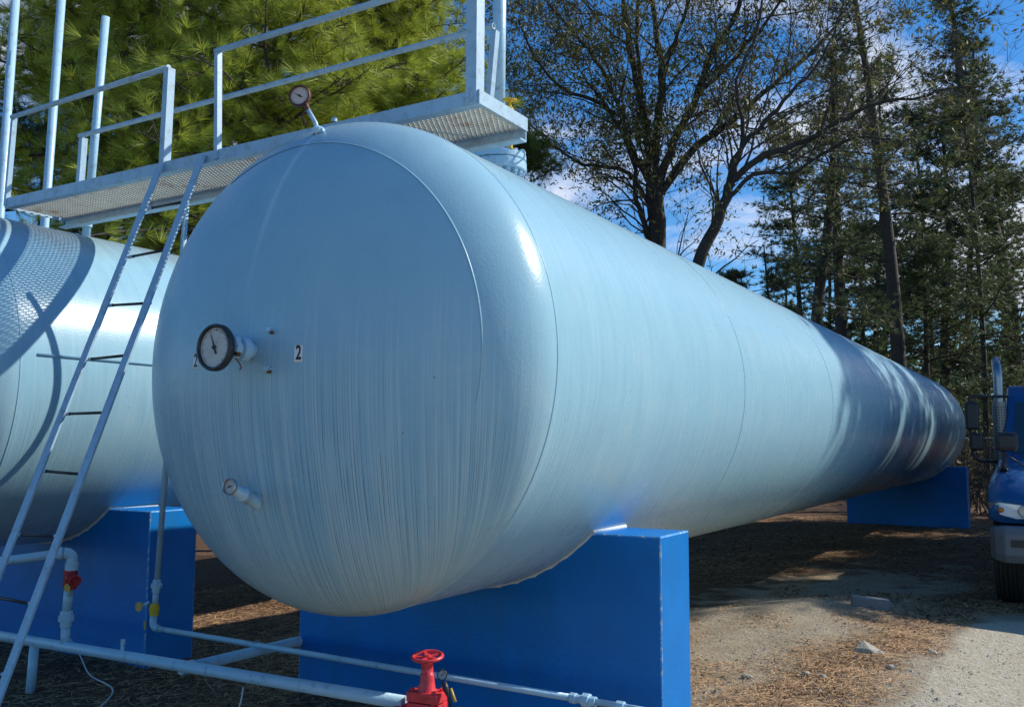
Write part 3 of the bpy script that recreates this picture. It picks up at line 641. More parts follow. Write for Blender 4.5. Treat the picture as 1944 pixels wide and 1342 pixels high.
b.lathe([(.0142, 0), (.022, 0), (.022, .024), (.0175, .026), (.0175, .054), (.028, .056), (.028, .084), (.020, .086), (.020, .112), (.0142, .113)], (.765, .55, -1.339), (1, 0, 0), 8, False)
b.tube([(.865, .55, -1.339), (1.35, .55, -1.345)], .0125, 14); b.lathe([(.0125, 0), (.020, 0), (.020, .03), (.0125, .031)], (.97, .55, -1.340), (1, 0, 0), 8, False); b.build('run_pipe', 'pipe_paint', sp_)
yv = thing('ball_valve', P(XS, .55, -1.265), 'small yellow ball valve with a round yellow tag at the foot of the thin riser', 'valve')
b = MB(); b.lathe([(.016, -1.265), (.024, -1.263), (.024, -1.240), (.028, -1.238), (.028, -1.220), (.024, -1.218), (.024, -1.201), (.016, -1.199)], (XS + .006, .55, 0), (0, 0, 1), 8, False); b.build('valve_body', 'yellow_paint', yv)
b = MB(); b.bar((XS - .01, .525, -1.190), (XS - .06, .51, -1.217), .004, .013); b.build('lever', 'pipe_paint', yv)
b = MB(); b.disc((-1.872, .505, -1.217), (.1, -1, .1), 0, .026, .003, 20); b.build('tag', 'yellow_tag', yv)
b = MB(); b.bar((XS - .03, .52, -1.290), (XS - .028, .52, -1.340), .014, .003, (0, 1, 0)); b.build('tag', 'yellow_tag', yv)
# red gate valve in front of the pier
gx = .375
gv = thing('gate_valve', P(gx, YH, -1.40), 'bright red gate valve with a five spoked handwheel, lower centre of the photo', 'valve')
b = MB(); b.prism([(-.066, -.045), (.066, -.045), (.072, 0), (.066, .045), (-.066, .045), (-.072, 0)], (gx, YH, -1.302), (0, 0, 1), (1, .12, 0), .036)
b.prism([(-.066, -.045), (.066, -.045), (.072, 0), (.066, .045), (-.066, .045), (-.072, 0)], (gx, YH, -1.342), (0, 0, 1), (1, .12, 0), .036)
b.lathe([(.052, -1.345), (.06, -1.37), (.066, -1.41), (.05, -1.46), (0, -1.47)], (gx, YH, 0), (0, 0, 1), 24)
b.lathe([(.028, -.13), (.058, -.13), (.058, -.10), (.045, -.09), (.045, .09), (.058, .10), (.058, .13), (.028, .13)], (gx, YH, -1.385), (1, 0, 0), 24, False)
b.prism([(-.13, -.012), (-.05, .055), (.05, .055), (.13, -.012)], (gx, YH + .012, -1.40), (0, -1, 0), (1, 0, 0), .024); b.build('valve_body', 'red_paint', gv, bevel=.003)
b = MB(); b.lathe([(.040, -1.268), (.032, -1.255), (.027, -1.215), (.026, -1.20), (.023, -1.198), (.022, -1.165), (.024, -1.163), (.024, -1.155), (.012, -1.153), (.012, -1.13)], (gx, YH, 0), (0, 0, 1), 24); b.build('bonnet', 'red_paint', gv)
for i, j in ((-.05, -.028), (.05, -.026), (.05, .03), (-.05, .03)):
    b = MB(); b.lathe([(.0, -1.35), (.010, -1.35), (.010, -1.256), (0, -1.254)], (gx + i, YH + j, 0), (0, 0, 1), 6, False); b.build('bonnet_bolt', 'red_paint', gv)
b = MB(); handwheel(b, (gx, YH, -1.137), (.03, -.12, 1), .064, .0075, 5, .24); b.build('handwheel', 'red_paint', gv)
pg = thing('line_gauge', P(.47, YH, -1.33), 'small black pressure gauge with yellow tape beside the red gate valve', 'gauge')
b = MB(); b.tube([(.495, YH, -1.335), (.475, YH, -1.27), (.462, YH, -1.245), (.452, YH, -1.222)], [.006, .007, .013, .011], 10); b.tube([(.485, YH, -1.33), (.50, YH, -1.315), (.53, YH, -1.31)], .008, 8); b.build('stem', 'black_metal', pg)
b = MB(); b.tube([(.478, YH + .01, -1.245), (.500, YH + .01, -1.292)], .006, 8); b.build('tape', 'yellow_tag', pg)
gauge(pg, 'dial', (.447, YH - .004, -1.197), (.55, -1, .25), .020, .016, 'gauge_rim', 'dial_face', 60, marks=10)
b = MB(); b.tube([(.48, YH, -1.372), (.95, YH, -1.375)], .0265, 18); b.lathe([(.0265, 0), (.036, 0), (.036, .04), (.0265, .041)], (.50, YH, -1.372), (1, 0, 0), 10, False)
tag(b.build('outlet_pipe', 'pipe_paint', origin=P(.5, YH, -1.4)), 'short pale blue pipe leaving the red gate valve to the right', 'pipe')
# tie wires and the pale cord on the ground
def wire(name, pts, r, m, label, cat):
    b = METRE(); pts = [Vector(p) for p in pts]; out_ = []
    for i in range(len(pts) - 1):
        p0, p1, p2, p3 = pts[max(i - 1, 0)], pts[i], pts[i + 1], pts[min(i + 2, len(pts) - 1)]
        for k in range(6):
            t_ = k / 6; out_.append(.5 * ((2 * p1) + (p2 - p0) * t_ + (2 * p0 - 5 * p1 + 4 * p2 - p3) * t_ ** 2 + (3 * p1 - p0 - 3 * p2 + p3) * t_ ** 3))
    out_.append(pts[-1]); b.tube(out_, r, 6); return tag(b.build(name, m, origin=pts[0]), label, cat)
wire('tie_wire', [P(-1.06, .51, -1.36), P(-1.03, .52, -1.31), P(-.99, .57, -1.36), P(-1.04, .55, -1.41), P(-1.07, .53, -1.37), P(-1.0, .55, -1.31), P(-.93, .55, -1.40), P(-.95, .55, -1.46)], .0016, 'wire', 'thin wire tying the thin pipe to the branch pipe', 'wire')
wire('tie_wire', [P(-.83, YH + .02, -1.33), P(-.83, YH - .03, -1.33), P(-.825, YH - .03, -1.38), P(-.80, YH, -1.43)], .0016, 'wire', 'thin wire looped round the thick header pipe', 'wire')
wire('cord', [(-3.31, .81, gz(-3.3, .8) + .16), (-2.95, .68, .07), (-2.62, .53, .015), (-2.2, .40, .01), (-1.9, .1, .012), (-1.6, -.3, .01)], .005, 'white_cord', 'thin pale cord trailing from the header pipe onto the ground', 'cord')
wire('cord', [P(-.62, YH, -1.37) + Vector((0, 0, -.02)), P(-.60, YH - .04, -1.46), P(-.62, YH - .1, -1.56), P(-.6, YH - .3, -1.61)], .004, 'white_cord', 'short pale cord hanging from the header pipe near the pier', 'cord')

# ------------------------------------------------------------------ truck
def truck():
    X0, Y0 = 2.29, 7.0; G = -.09
    t = thing('parked_truck', (3.5, 9.6, G), 'dark blue truck with a grey bumper and black mirrors, at the right edge', 'truck')
    CX = 3.50
    def mirror_x(poly): return poly
    # cab
    b = METRE(); zt = 2.42
    prof = [(8.35, 1.28), (8.55, 1.38), (8.98, 2.14), (9.10, 2.27), (10.35, 2.30), (10.40, .62), (8.75, .62), (8.35, .70)]
    vs = []; n = len(prof)
    for i, (y, z) in enumerate(prof):
        taper = .07 * max(0, (z - 1.3) / 1.1); vs.append((2.42 + taper, y, z))
    for (y, z) in prof:
        taper = .07 * max(0, (z - 1.3) / 1.1); vs.append((4.58 - taper, y, z))
    b.add(vs, [list(range(n)), list(range(n, 2 * n))[::-1]] + [(i, n + i, n + (i + 1) % n, (i + 1) % n) for i in range(n)]); cab = b.build('cab', 'truck_blue', t, bevel=.03)
    # windscreen sits just proud of the sloping front
    b = METRE(); d = Vector((0, .47, .90)).normalized(); nrm = Vector((0, -.90, .47)).normalized()
    lo = Vector((0, 8.60, 1.47)); hi = Vector((0, 8.935, 2.065))
    vs = [(2.52, lo.y, lo.z), (4.48, lo.y, lo.z), (4.42, hi.y, hi.z), (2.58, hi.y, hi.z)]
    vs2 = [tuple(Vector(v) + nrm * .012) for v in vs]; b.add(vs + vs2, [(0, 1, 5, 4), (1, 2, 6, 5), (2, 3, 7, 6), (3, 0, 4, 7), (4, 5, 6, 7)]); b.build('windscreen', 'glass_dark', cab)
    for x_ in (2.68, 3.2, 3.5, 3.8, 4.32):
        b = METRE(); b.lathe([(.045, 0), (.045, .03), (.02, .05), (0, .052)], (x_, 9.12, 2.262), (0, -.8, 1), 14); b.build('marker_lamp', 'amber', cab)
    b = METRE(); b.box((2.405, 9.05, 1.38), (2.418, 9.75, 2.02)); b.build('side_window', 'glass_dark', cab)
    # hood with rounded fenders
    b = METRE(); secs = [(6.98, .80, 1.02, .05), (7.03, .79, 1.10, .02), (7.25, .78, 1.26, .0), (7.6, .78, 1.36, .0), (8.0, .80, 1.42, .0), (8.5, .95, 1.47, .02)]
    vs = []; fs = []; m_ = 0
    for (y, zl, zh, ins) in secs:
        ring = []
        fz = min(zh, zl + .44 + .12 * min(1, (y - 6.98) / .4)); hw_ = 1.165 - ins
        ring = [(-hw_ + .10, zl), (-hw_, zl + .04), (-hw_, fz - .17), (-hw_ + .035, fz - .08), (-hw_ + .10, fz - .02), (-hw_ + .20, fz), (-hw_ + .34, fz - .01), (-hw_ + .45, zh - .10), (-hw_ + .55, zh - .02), (-.3, zh + .03), (.3, zh + .03), (hw_ - .55, zh - .02), (hw_ - .45, zh - .10), (hw_ - .34, fz - .01), (hw_ - .20, fz), (hw_ - .10, fz - .02), (hw_ - .035, fz - .08), (hw_, fz - .17), (hw_, zl + .04), (hw_ - .10, zl)]
        m_ = len(ring); vs += [(CX + a, y, z) for a, z in ring]
    for i in range(len(secs) - 1):
        for k_ in range(m_ - 1): fs.append((i * m_ + k_, (i + 1) * m_ + k_, (i + 1) * m_ + k_ + 1, i * m_ + k_ + 1))
    fs.append(list(range(m_))); b.add(vs, fs, True); hood = b.build('hood', 'truck_blue', t, bevel=0)
    # wheel-arch underside
    b = METRE(); b.box((CX - 1.0, 7.30, .70), (CX + 1.0, 10.2, .78)); b.box((CX - .55, 7.1, .35), (CX + .55, 14.5, .68)); b.build('chassis', 'black_metal', t)
    b = METRE(); b.box((CX - .55, 6.955, .86), (CX + .55, 6.985, 1.12)); gr = b.build('grille', 'black_metal', t)
    for k_ in range(5):
        b = METRE(); b.box((CX - .53, 6.935, .88 + k_ * .05), (CX + .53, 6.954, .895 + k_ * .05)); b.build('grille_bar', 'chrome', gr)
    # bumper with rounded ends and a tow slot
    b = METRE(); sec = [(6.84, .42), (6.80, .50), (6.80, .70), (6.84, .775), (7.02, .775), (7.05, .44)]; vs = []; fs = []; cols = [(-1.14, .22, .03), (-1.09, .08, .015), (-1.0, .0, 0), (-.5, 0, 0), (0, 0, 0), (.5, 0, 0), (1.0, 0, 0), (1.09, .08, .015), (1.14, .22, .03)]
    for (x_, dy_, dz_) in cols: vs += [(CX + x_ + 0, y + dy_ if y < 7 else y + .22, z + (dz_ if z < .6 else -dz_) + .0) for y, z in sec]
    q = len(sec)
    for i in range(len(cols) - 1):
        for k_ in range(q): fs.append((i * q + k_, i * q + (k_ + 1) % q, (i + 1) * q + (k_ + 1) % q, (i + 1) * q + k_))
    fs += [list(range(q))[::-1], list(range((len(cols) - 1) * q, len(cols) * q))]; b.add(vs, fs); bp = b.build('bumper', 'bumper_grey', t, bevel=.015)
    b = METRE(); b.box((CX - .95, 6.792, .58), (CX - .72, 6.799, .65)); b.box((CX + .72, 6.792, .58), (CX + .95, 6.799, .65)); b.build('bumper_slot', 'black_metal', bp)
    # headlights: swept lens in a chrome bowl with an amber bulb
    for s in (-1, 1):
        pts = [(1.15, .985), (1.05, 1.00), (.85, .985), (.62, .955), (.60, .88), (.70, .845), (.90, .835), (1.06, .875), (1.13, .92)]
        def yy(a): return 6.985 + max(0, (a - 1.0)) ** 1.0 * .42
        def lens(scale, dy, dz=0):
            ca, cz_ = .87, .918
            return [(CX + s * (ca + (a - ca) * scale), yy(a) - dy, cz_ + (z - cz_) * scale + dz) for a, z in pts]
        b = METRE(); o_, i_ = lens(1.05, .0), lens(1.0, .022); n = len(pts)
        b.add(o_ + i_, [(k_, (k_ + 1) % n, n + (k_ + 1) % n, n + k_) for k_ in range(n)] + [[n + k_ for k_ in range(n)]]); hl = b.build('headlight', 'chrome', t)
        b = METRE(); a_, c_ = lens(.94, .024), lens(.88, .034); b.add(a_ + c_, [(k_, (k_ + 1) % n, n + (k_ + 1) % n, n + k_) for k_ in range(n)] + [[n + k_ for k_ in range(n)]]); b.build('lens', 'lamp_glass', hl)
        b = METRE(); b.lathe([(.028, 0), (.025, .010), (0, .014)], (CX + s * 1.03, yy(1.03) - .036, .925), (0, -1, 0), 16); b.build('indicator', 'amber', hl)
        b = METRE(); b.lathe([(.062, 0), (.058, .008), (.045, .003), (.0, .006)], (CX + s * .82, yy(.82) - .036, .915), (0, -1, 0), 20); b.build('reflector', 'chrome', hl)
    # wheels
    for (x_, y_, w_) in ((CX - 1.01, 7.82, .26), (CX + 1.01, 7.82, .26), (CX - .95, 13.3, .5), (CX + .95, 13.3, .5)):
        b = METRE(); R_ = .50; hw_ = w_ / 2; grooves = []
        pr = [(.28, -hw_ * .8), (.40, -hw_ * 1.02), (.47, -hw_)]
        for k_ in range(6):
            a0 = -hw_ * .93 + k_ * hw_ * .31; pr += [(R_ - .002 * abs(k_ - 2.5), a0 + .004), (R_ - .002 * abs(k_ - 2.5), a0 + hw_ * .31 - .014), (R_ - .014, a0 + hw_ * .31 - .010), (R_ - .014, a0 + hw_ * .31 - .001)]
        pr += [(.47, hw_), (.40, hw_ * 1.02), (.28, hw_ * .8)]
        b.lathe(pr, (x_, y_, G + R_ - .01), (1, 0, 0), 48, False); wh = b.build('wheel', 'rubber', t)
        b = METRE(); b.lathe([(0, -.02), (.12, -.03), (.2, -.06), (.28, -hw_ * .75), (.285, hw_ * .75), (.2, .06), (0, .05)], (x_, y_, G + R_ - .01), (1, 0, 0), 28); b.build('rim', 'steel', wh)
    # exhaust stack with perforated guard
    b = METRE(); b.tube([(2.40, 8.85, .7), (2.40, 8.85, 2.36), (2.395, 8.85, 2.48), (2.385, 8.93, 2.55), (2.38, 9.02, 2.57)], .052, 18, cap=False); st = b.build('exhaust_stack', 'chrome', t)
    b = METRE(); b.lathe([(.075, .85), (.075, 2.07)], (2.40, 8.85, 0), (0, 0, 1), 18); gd = b.build('heat_guard', 'guard_steel', st)
    b = METRE()
    for k_ in range(34):
        for a in (-2.4, -2.0, -1.6, -1.2, -.8):
            b.lathe([(.009, 0), (0, .0005)], (2.40 + .0765 * math.cos(a), 8.85 + .0765 * math.sin(a), .92 + k_ * .033), (math.cos(a), math.sin(a), 0), 6, False)
    b.build('guard_holes', 'black_metal', gd)
    # west-coast mirror on its bracket
    for s, bx in ((-1, 2.50), (1, 4.50)):
        ox = CX + s * 1.36
        b = METRE(); b.tube([(bx, 8.75, 2.13), (ox - s * .02, 8.5, 2.13), (ox + s * .03, 8.48, 2.10), (ox + s * .03, 8.48, 1.58), (ox + s * .0, 8.48, 1.42), (ox - s * .06, 8.5, 1.38), (bx, 8.7, 1.37)], .016, 10); br = b.build('mirror_bracket', 'black_metal', t)
        b = METRE(); b.box((ox - .075 + s * .0, 8.40, 1.735), (ox + .075 + s * .0, 8.47, 2.06)); mr_ = b.build('mirror', 'black_metal', br, bevel=.03)
        b = METRE(); b.box((ox - .065 - s * .03, 8.40, 1.50), (ox + .075 - s * .03, 8.47, 1.70)); b.build('convex_mirror', 'black_metal', br, bevel=.028)
        # fender mirror on a stalk
        fx = CX + s * 1.01
        b = METRE(); b.tube([(fx, 7.45, 1.30), (fx - s * .0, 7.42, 1.34), (fx - s * .02, 7.40, 1.55), (fx - s * .035, 7.38, 1.60)], [.045, .014, .012, .012], 10); b.tube([(fx - s * .02, 7.40, 1.47), (fx - s * .2, 7.6, 1.33)], .009, 8); sk = b.build('mirror_stalk', 'black_metal', t)
        b = METRE(); vs = []
        b.box((fx - s * .04 - .105, 7.27, 1.50), (fx - s * .04 + .105, 7.37, 1.70)); b.build('fender_mirror', 'black_metal', sk, bevel=.045)
    # tank body behind the cab
    b = METRE(); b.lathe([(0, 10.75), (.5, 10.78), (.9, 10.95), (1.02, 11.15), (1.02, 15.6), (.9, 15.8), (.5, 16.0), (0, 16.0)], (CX, 0, 1.72), (0, 1, 0), 40); b.build('barrel', 'bumper_grey', t)
    return t
truck()

# ------------------------------------------------------------------ loose items on the ground
b = METRE(); z0 = gz(1.35, 6.0); b.box((1.183, 6.07, z0 - .06), (1.53, 6.19, z0 + .10)); o = b.build('cinder_slab', 'cinder', bevel=.008, origin=(1.35, 6.12, z0)); o.rotation_euler = (0, math.radians(3), math.radians(16)); tag(o, 'grey concrete block half sunk in the shaded ground near the truck', 'concrete block')
def rock(x, y, sx, sy_, sz, lab, rz=0):
    b = METRE(); vs = []; r_ = random.Random(int(x * 977 + y * 131)); 
    dirs = []
    for i in range(7):
        for k_ in range(9):
            a = 2 * math.pi * k_ / 9; p = math.pi * (i + .5) / 7 - math.pi / 2; dirs.append(Vector((math.cos(p) * math.cos(a), math.cos(p) * math.sin(a), math.sin(p))))
    pl = [(Vector((r_.gauss(0, 1), r_.gauss(0, 1), r_.gauss(0, .8))).normalized(), r_.uniform(.62, .9)) for _ in range(9)]
    z_ = gz(x, y)
    for d in dirs:
        m_ = 1.0
        for n_, h_ in pl:
            dd = d.dot(n_)
            if dd > .05: m_ = min(m_, h_ / dd)
        vs.append((x + d.x * m_ * sx, y + d.y * m_ * sy_, z_ + sz * .35 + d.z * m_ * sz))
    fs = [(i * 9 + k_, i * 9 + (k_ + 1) % 9, (i + 1) * 9 + (k_ + 1) % 9, (i + 1) * 9 + k_) for i in range(6) for k_ in range(9)] + [list(range(9))[::-1], list(range(54, 63))]
    b.add(vs, fs); return tag(b.build('rock', 'rock', origin=(x, y, z_)), lab, 'rock', 'rocks on the ground')
z_ = gz(1.66, 4.12); b = METRE(); b.add([(1.57, 4.05, z_ - .02), (1.80, 4.02, z_ - .02), (1.84, 4.12, z_ - .02), (1.66, 4.22, z_ - .02), (1.56, 4.14, z_ - .02), (1.595, 4.07, z_ + .035), (1.64, 4.15, z_ + .085), (1.80, 4.09, z_ + .025), (1.70, 4.05, z_ + .04)],
    [(0, 5, 8), (0, 8, 1), (1, 8, 7), (1, 7, 2), (2, 7, 6), (2, 6, 3), (3, 6, 4), (4, 6, 5), (4, 5, 0), (5, 6, 8), (8, 6, 7), (0, 1, 2, 3, 4)])
tag(b.build('rock', 'rock', origin=(1.66, 4.12, z_), bevel=.006), 'wedge shaped tan rock, the largest on the sunlit pine straw', 'rock', 'rocks on the ground')
for r_ in ( (1.93, 3.55, .035, .03, .025, 'small pale rock on the straw nearest the drive'), (2.10, 4.35, .04, .03, .028, 'rounded rock at the edge of the drive behind the wedge shaped one'), (1.10, 2.95, .045, .03, .022, 'flat pale stone close to the near pier at the bottom'), (1.42, 3.25, .03, .03, .02, 'small grey stone in the gravelly patch'), (1.55, 3.18, .026, .025, .02, 'smallest grey stone, right of another in the gravelly patch')): rock(*r_)

def scatter(name, n, gen, m, label, seed=1, twosided=True):
    b = MB(1, 0); r_ = random.Random(seed); vs = []; fs = []
    for _ in range(n):
        g = gen(r_)
        if g is None: continue
        o_ = len(vs); vs.extend(g); fs.append(tuple(range(o_, o_ + len(g))))
    b.v = vs; b.f = fs; b.sm = [False] * len(fs); o = b.build(name, m); tag(o, label, kind='stuff'); return o
def pick(r_):
    while True:
        u = r_.random()
        if u < .55: x = r_.uniform(.2, 3.6); y = r_.uniform(1.2, 7.5)
        elif u < .8: x = r_.uniform(-4, 4.5); y = r_.uniform(7, 20)
        else: x = r_.uniform(-5, 1); y = r_.uniform(-.6, 5)
        d = float(duff_f(x, y)) * .95 - .06 - .75 * float(drive_f(x, y)); c_ = math.sin(x * 5.1 + 1) * math.sin(y * 3.7) * .25
        if r_.random() < d + c_: return x, y
def straw(r_):
    x, y = pick(r_); a = r_.uniform(0, math.pi * 2); l = r_.uniform(.05, .15) * (1 if y < 8 else 1.3); w_ = .0019 if y < 8 else .0028; z_ = gz(x, y) + r_.uniform(.002, .014)
    dx_, dy_ = math.cos(a) * l, math.sin(a) * l; px_, py_ = -math.sin(a) * w_, math.cos(a) * w_; ti = r_.uniform(-.008, .014)
    return [(x - px_, y - py_, z_), (x + px_, y + py_, z_ + .001), (x + dx_, y + dy_, z_ + ti)]
scatter('pine_straw', 90000, straw, 'straw', 'reddish dry pine needles strewn over the ground', 3)
def leaf(r_):
    x, y = pick(r_); a = r_.uniform(0, 6.28); l = r_.uniform(.010, .026) * (1 if y < 6 else 1.6); z_ = gz(x, y) + r_.uniform(.004, .02); u = Vector((math.cos(a), math.sin(a), r_.uniform(-.4, .6))).normalized(); v_ = Vector((-math.sin(a), math.cos(a), r_.uniform(-.5, .5))).normalized(); c_ = Vector((x, y, z_ + l * .3))
    return [c_ - u * l, c_ - v_ * l * .45 , c_ + u * l, c_ + v_ * l * .45]
scatter('fallen_leaves', 12000, leaf, 'leaf_dead', 'curled brown leaves scattered on the ground', 5)
def pebble_gen():
    b = MB(1, 0); r_ = random.Random(11)
    for _ in range(5200):
        if r_.random() < .6: x, y = r_.uniform(.9, 4.2), r_.uniform(1.4, 5.5)
        else: x, y = r_.uniform(.2, 2.2), r_.uniform(1.4, 6.8)
        s = r_.uniform(.003, .010) * (1 + (r_.random() < .06) * 1.2); z_ = gz(x, y)
        vs = [(x + s * r_.uniform(.7, 1.2), y, z_), (x, y + s * r_.uniform(.7, 1.2), z_), (x - s * r_.uniform(.7, 1.2), y, z_), (x, y - s * r_.uniform(.7, 1.2), z_), (x + s * .1, y, z_ + s * r_.uniform(.6, 1.))]
        b.add(vs, [(0, 1, 4), (1, 2, 4), (2, 3, 4), (3, 0, 4)])
    tag(b.build('gravel', 'rock'), 'loose gravel on the drive and beside the pier', kind='stuff')
pebble_gen()

# ------------------------------------------------------------------ trees
def arr_tube(V, F, pts, rs, seg):
    n = len(pts); prev = None; o = len(V)
    for i, p in enumerate(pts):
        d = (pts[min(i + 1, n - 1)] - pts[max(i - 1, 0)])
        if d.length < 1e-6: d = Vector((0, 0, 1))
        d.normalize()
        if prev is None:
            q = Vector((0, 0, 1)) if abs(d.z) < .9 else Vector((1, 0, 0)); u = d.cross(q).normalized()
        else:
            u = prev - d * prev.dot(d)
            u = u.normalized() if u.length > 1e-6 else d.orthogonal().normalized()
        prev = u; w_ = d.cross(u)
        for k in range(seg):
            a = 2 * math.pi * k / seg; V.append(p + (u * math.cos(a) + w_ * math.sin(a)) * rs[i])
    for i in range(n - 1):
        for k in range(seg): F.append((o + i * seg + k, o + i * seg + (k + 1) % seg, o + (i + 1) * seg + (k + 1) % seg, o + (i + 1) * seg + k))
def rnd_dir(r_): return Vector((r_.gauss(0, 1), r_.gauss(0, 1), r_.gauss(0, 1))).normalized()
def limb(r_, p, d, L_, n, wander, up):
    pts = [p.copy()]; d = d.normalized()
    for _ in range(n):
        d = (d + rnd_dir(r_) * wander + Vector((0, 0, up))).normalized(); pts.append(pts[-1] + d * (L_ / n))
    return pts, d
def spline(pts, per=4):
    out_ = []
    for i in range(len(pts) - 1):
        p0, p1, p2, p3 = pts[max(i - 1, 0)], pts[i], pts[i + 1], pts[min(i + 2, len(pts) - 1)]
        for k in range(per):
            t_ = k / per; out_.append(.5 * ((2 * p1) + (p2 - p0) * t_ + (2 * p0 - 5 * p1 + 4 * p2 - p3) * t_ ** 2 + (3 * p1 - p0 - 3 * p2 + p3) * t_ ** 3))
    out_.append(pts[-1]); return out_
def finish(V, F, name, m, parent, smooth=True):
    b = MB(1, 0); b.v = [tuple(v) for v in V]; b.f = F; b.sm = [smooth] * len(F)
    return b.build(name, m, parent)
def oak(base, limbs, label, seed, leafn=1.0, ground=0.0, sub=1.0, mname='leaf_oak'):
    """limbs: list of (points, radius at start, radius at end)"""
    r_ = random.Random(seed); t = thing('oak_tree', (base.x, base.y, ground), label, 'tree', 'bare oaks behind the tanks')
    V, F, V2, F2, VL, FL = [], [], [], [], [], []
    def leaves(p, d, n, spread):
        for _ in range(n):
            c = p + rnd_dir(r_) * spread * r_.random(); s = r_.uniform(.04, .09); u = (rnd_dir(r_) + Vector((0, 0, -.7))).normalized(); w_ = u.cross(rnd_dir(r_)).normalized()
            o = len(VL); VL.extend([c, c + u * s - w_ * s * .32, c + u * s * 2.1, c + u * s + w_ * s * .32]); FL.append((o, o + 1, o + 2, o + 3))
    def grow(p, d, L_, r0, lev):
        n = 6 if lev < 2 else 4
        pts, dd = limb(r_, p, d, L_, n, .22 + .05 * lev, .03 - .02 * lev)
        rs = [r0 * (1 - .75 * i / n) for i in range(n + 1)]
        arr_tube(V if lev == 0 else V2, F if lev == 0 else F2, pts, rs, 5 if lev < 2 else 3)
        if lev < 3:
            k = [5, 5, 4][lev]
            for j in range(int(k * sub + r_.random())):
                i = r_.randint(1, n); q = pts[i]; ax = (pts[i] - pts[i - 1]).normalized(); sd_ = (rnd_dir(r_)); sd_ = (sd_ - ax * sd_.dot(ax)).normalized()
                grow(q, ax * r_.uniform(.5, 1) + sd_ * r_.uniform(.5, .9), L_ * r_.uniform(.38, .62), max(.0035, rs[i] * .5), lev + 1)
        if lev >= 2 and r_.random() < .85 * leafn: leaves(pts[-1], dd, int(3 + 8 * leafn * r_.random()), .26)
        elif lev >= 2 and r_.random() < .4 * leafn: leaves(pts[1], dd, 3, .2)
    for pts, ra, rb in limbs:
        sp__ = spline(pts, 4); n = len(sp__)
        sp__ = [p + rnd_dir(r_) * .04 * (i > 0) for i, p in enumerate(sp__)]; ra *= .74; rb *= .74
        arr_tube(V, F, sp__, [ra + (rb - ra) * i / (n - 1) for i in range(n)], 9)
        for i in range(2, n):
            if r_.random() < .62 * sub:
                ax = (sp__[i] - sp__[i - 1]).normalized(); s = rnd_dir(r_); s = (s - ax * s.dot(ax)).normalized(); rr = ra + (rb - ra) * i / (n - 1)
                grow(sp__[i], ax * r_.uniform(.4, 1) + s * r_.uniform(.5, 1) + Vector((0, 0, .15)), r_.uniform(1.6, 3.6), min(rr * .42, .034), 1 if r_.random() < .7 else 0)
    finish(V, F, 'trunk', 'bark', t); finish(V2, F2, 'twigs', 'bark', t)
    if VL: finish(VL, FL, 'crown', mname, t, False)
    return t
def D(pts, dist, seed, jit=1.5):
    r_ = random.Random(seed); a = r_.uniform(-jit, jit); n = len(pts)
    return [px(x, y, dist + a * (i / max(1, n - 1)) ** 1.3) for i, (x, y) in enumerate(pts)]
dA = 25
base = px(1245, 900, dA)
limbsA = [(D([(1246, 880), (1250, 640), (1248, 470), (1243, 380), (1238, 300)], dA, 1, 0), .42, .27),
          (D([(1240, 330), (1222, 215), (1200, 110), (1182, 0), (1170, -120)], dA, 2, 2), .17, .07),
          (D([(1215, 200), (1214, 120), (1208, 40), (1215, -60)], dA, 12, 2), .10, .05),
          (D([(1240, 310), (1252, 210), (1256, 120), (1243, 40), (1225, -80)], dA, 3, -2), .18, .08),
          (D([(1254, 130), (1290, 60), (1315, -30)], dA, 13, 1), .09, .05),
          (D([(1244, 360), (1282, 265), (1322, 185), (1345, 110), (1400, 20), (1420, -60)], dA, 4, 3), .17, .06),
          (D([(1325, 180), (1385, 120), (1440, 60), (1500, -20)], dA, 14, 2), .10, .04),
          (D([(1245, 375), (1320, 280), (1385, 235), (1450, 175), (1530, 110), (1600, 30)], dA, 5, 3), .16, .05),
          (D([(1236, 350), (1200, 290), (1180, 220), (1142, 130), (1092, 66), (1035, 0)], dA, 6, -3), .12, .04),
          (D([(1238, 400), (1195, 330), (1110, 312), (1062, 285), (1010, 240)], dA, 7, -2), .09, .03),
          (D([(1180, 220), (1120, 190), (1060, 160), (1010, 100), (985, 40)], dA, 8, 2), .08, .03),
          (D([(1247, 500), (1228, 440), (1210, 380), (1200, 300), (1150, 200), (1110, 150)], dA, 9, 2), .12, .05)]
oak(base, limbsA, 'tall many stemmed oak with sparse yellow green leaves behind the middle of the tank', 21, .85, -.2, 1.08)
dB = 22
limbsB = [(D([(1265, 900), (1290, 640), (1325, 500), (1362, 415), (1388, 345)], dB, 1, 0), .26, .15),
          (D([(1388, 345), (1440, 300), (1510, 275), (1580, 240), (1650, 205), (1760, 180), (1840, 165)], dB, 2, -3), .12, .02),
          (D([(1380, 360), (1400, 290), (1450, 235), (1500, 180), (1560, 110), (1600, 20)], dB, 3, 2), .10, .03),
          (D([(1370, 395), (1430, 330), (1500, 330), (1560, 290), (1640, 260), (1720, 270)], dB, 4, 2), .08, .02),
          (D([(1395, 335), (1410, 240), (1400, 150), (1440, 60), (1450, -50)], dB, 5, 1), .08, .03)]
oak(px(1265, 900, dB), limbsB, 'leaning oak whose long bare limb sweeps right over the tank', 22, .22, -.2, 1.15)
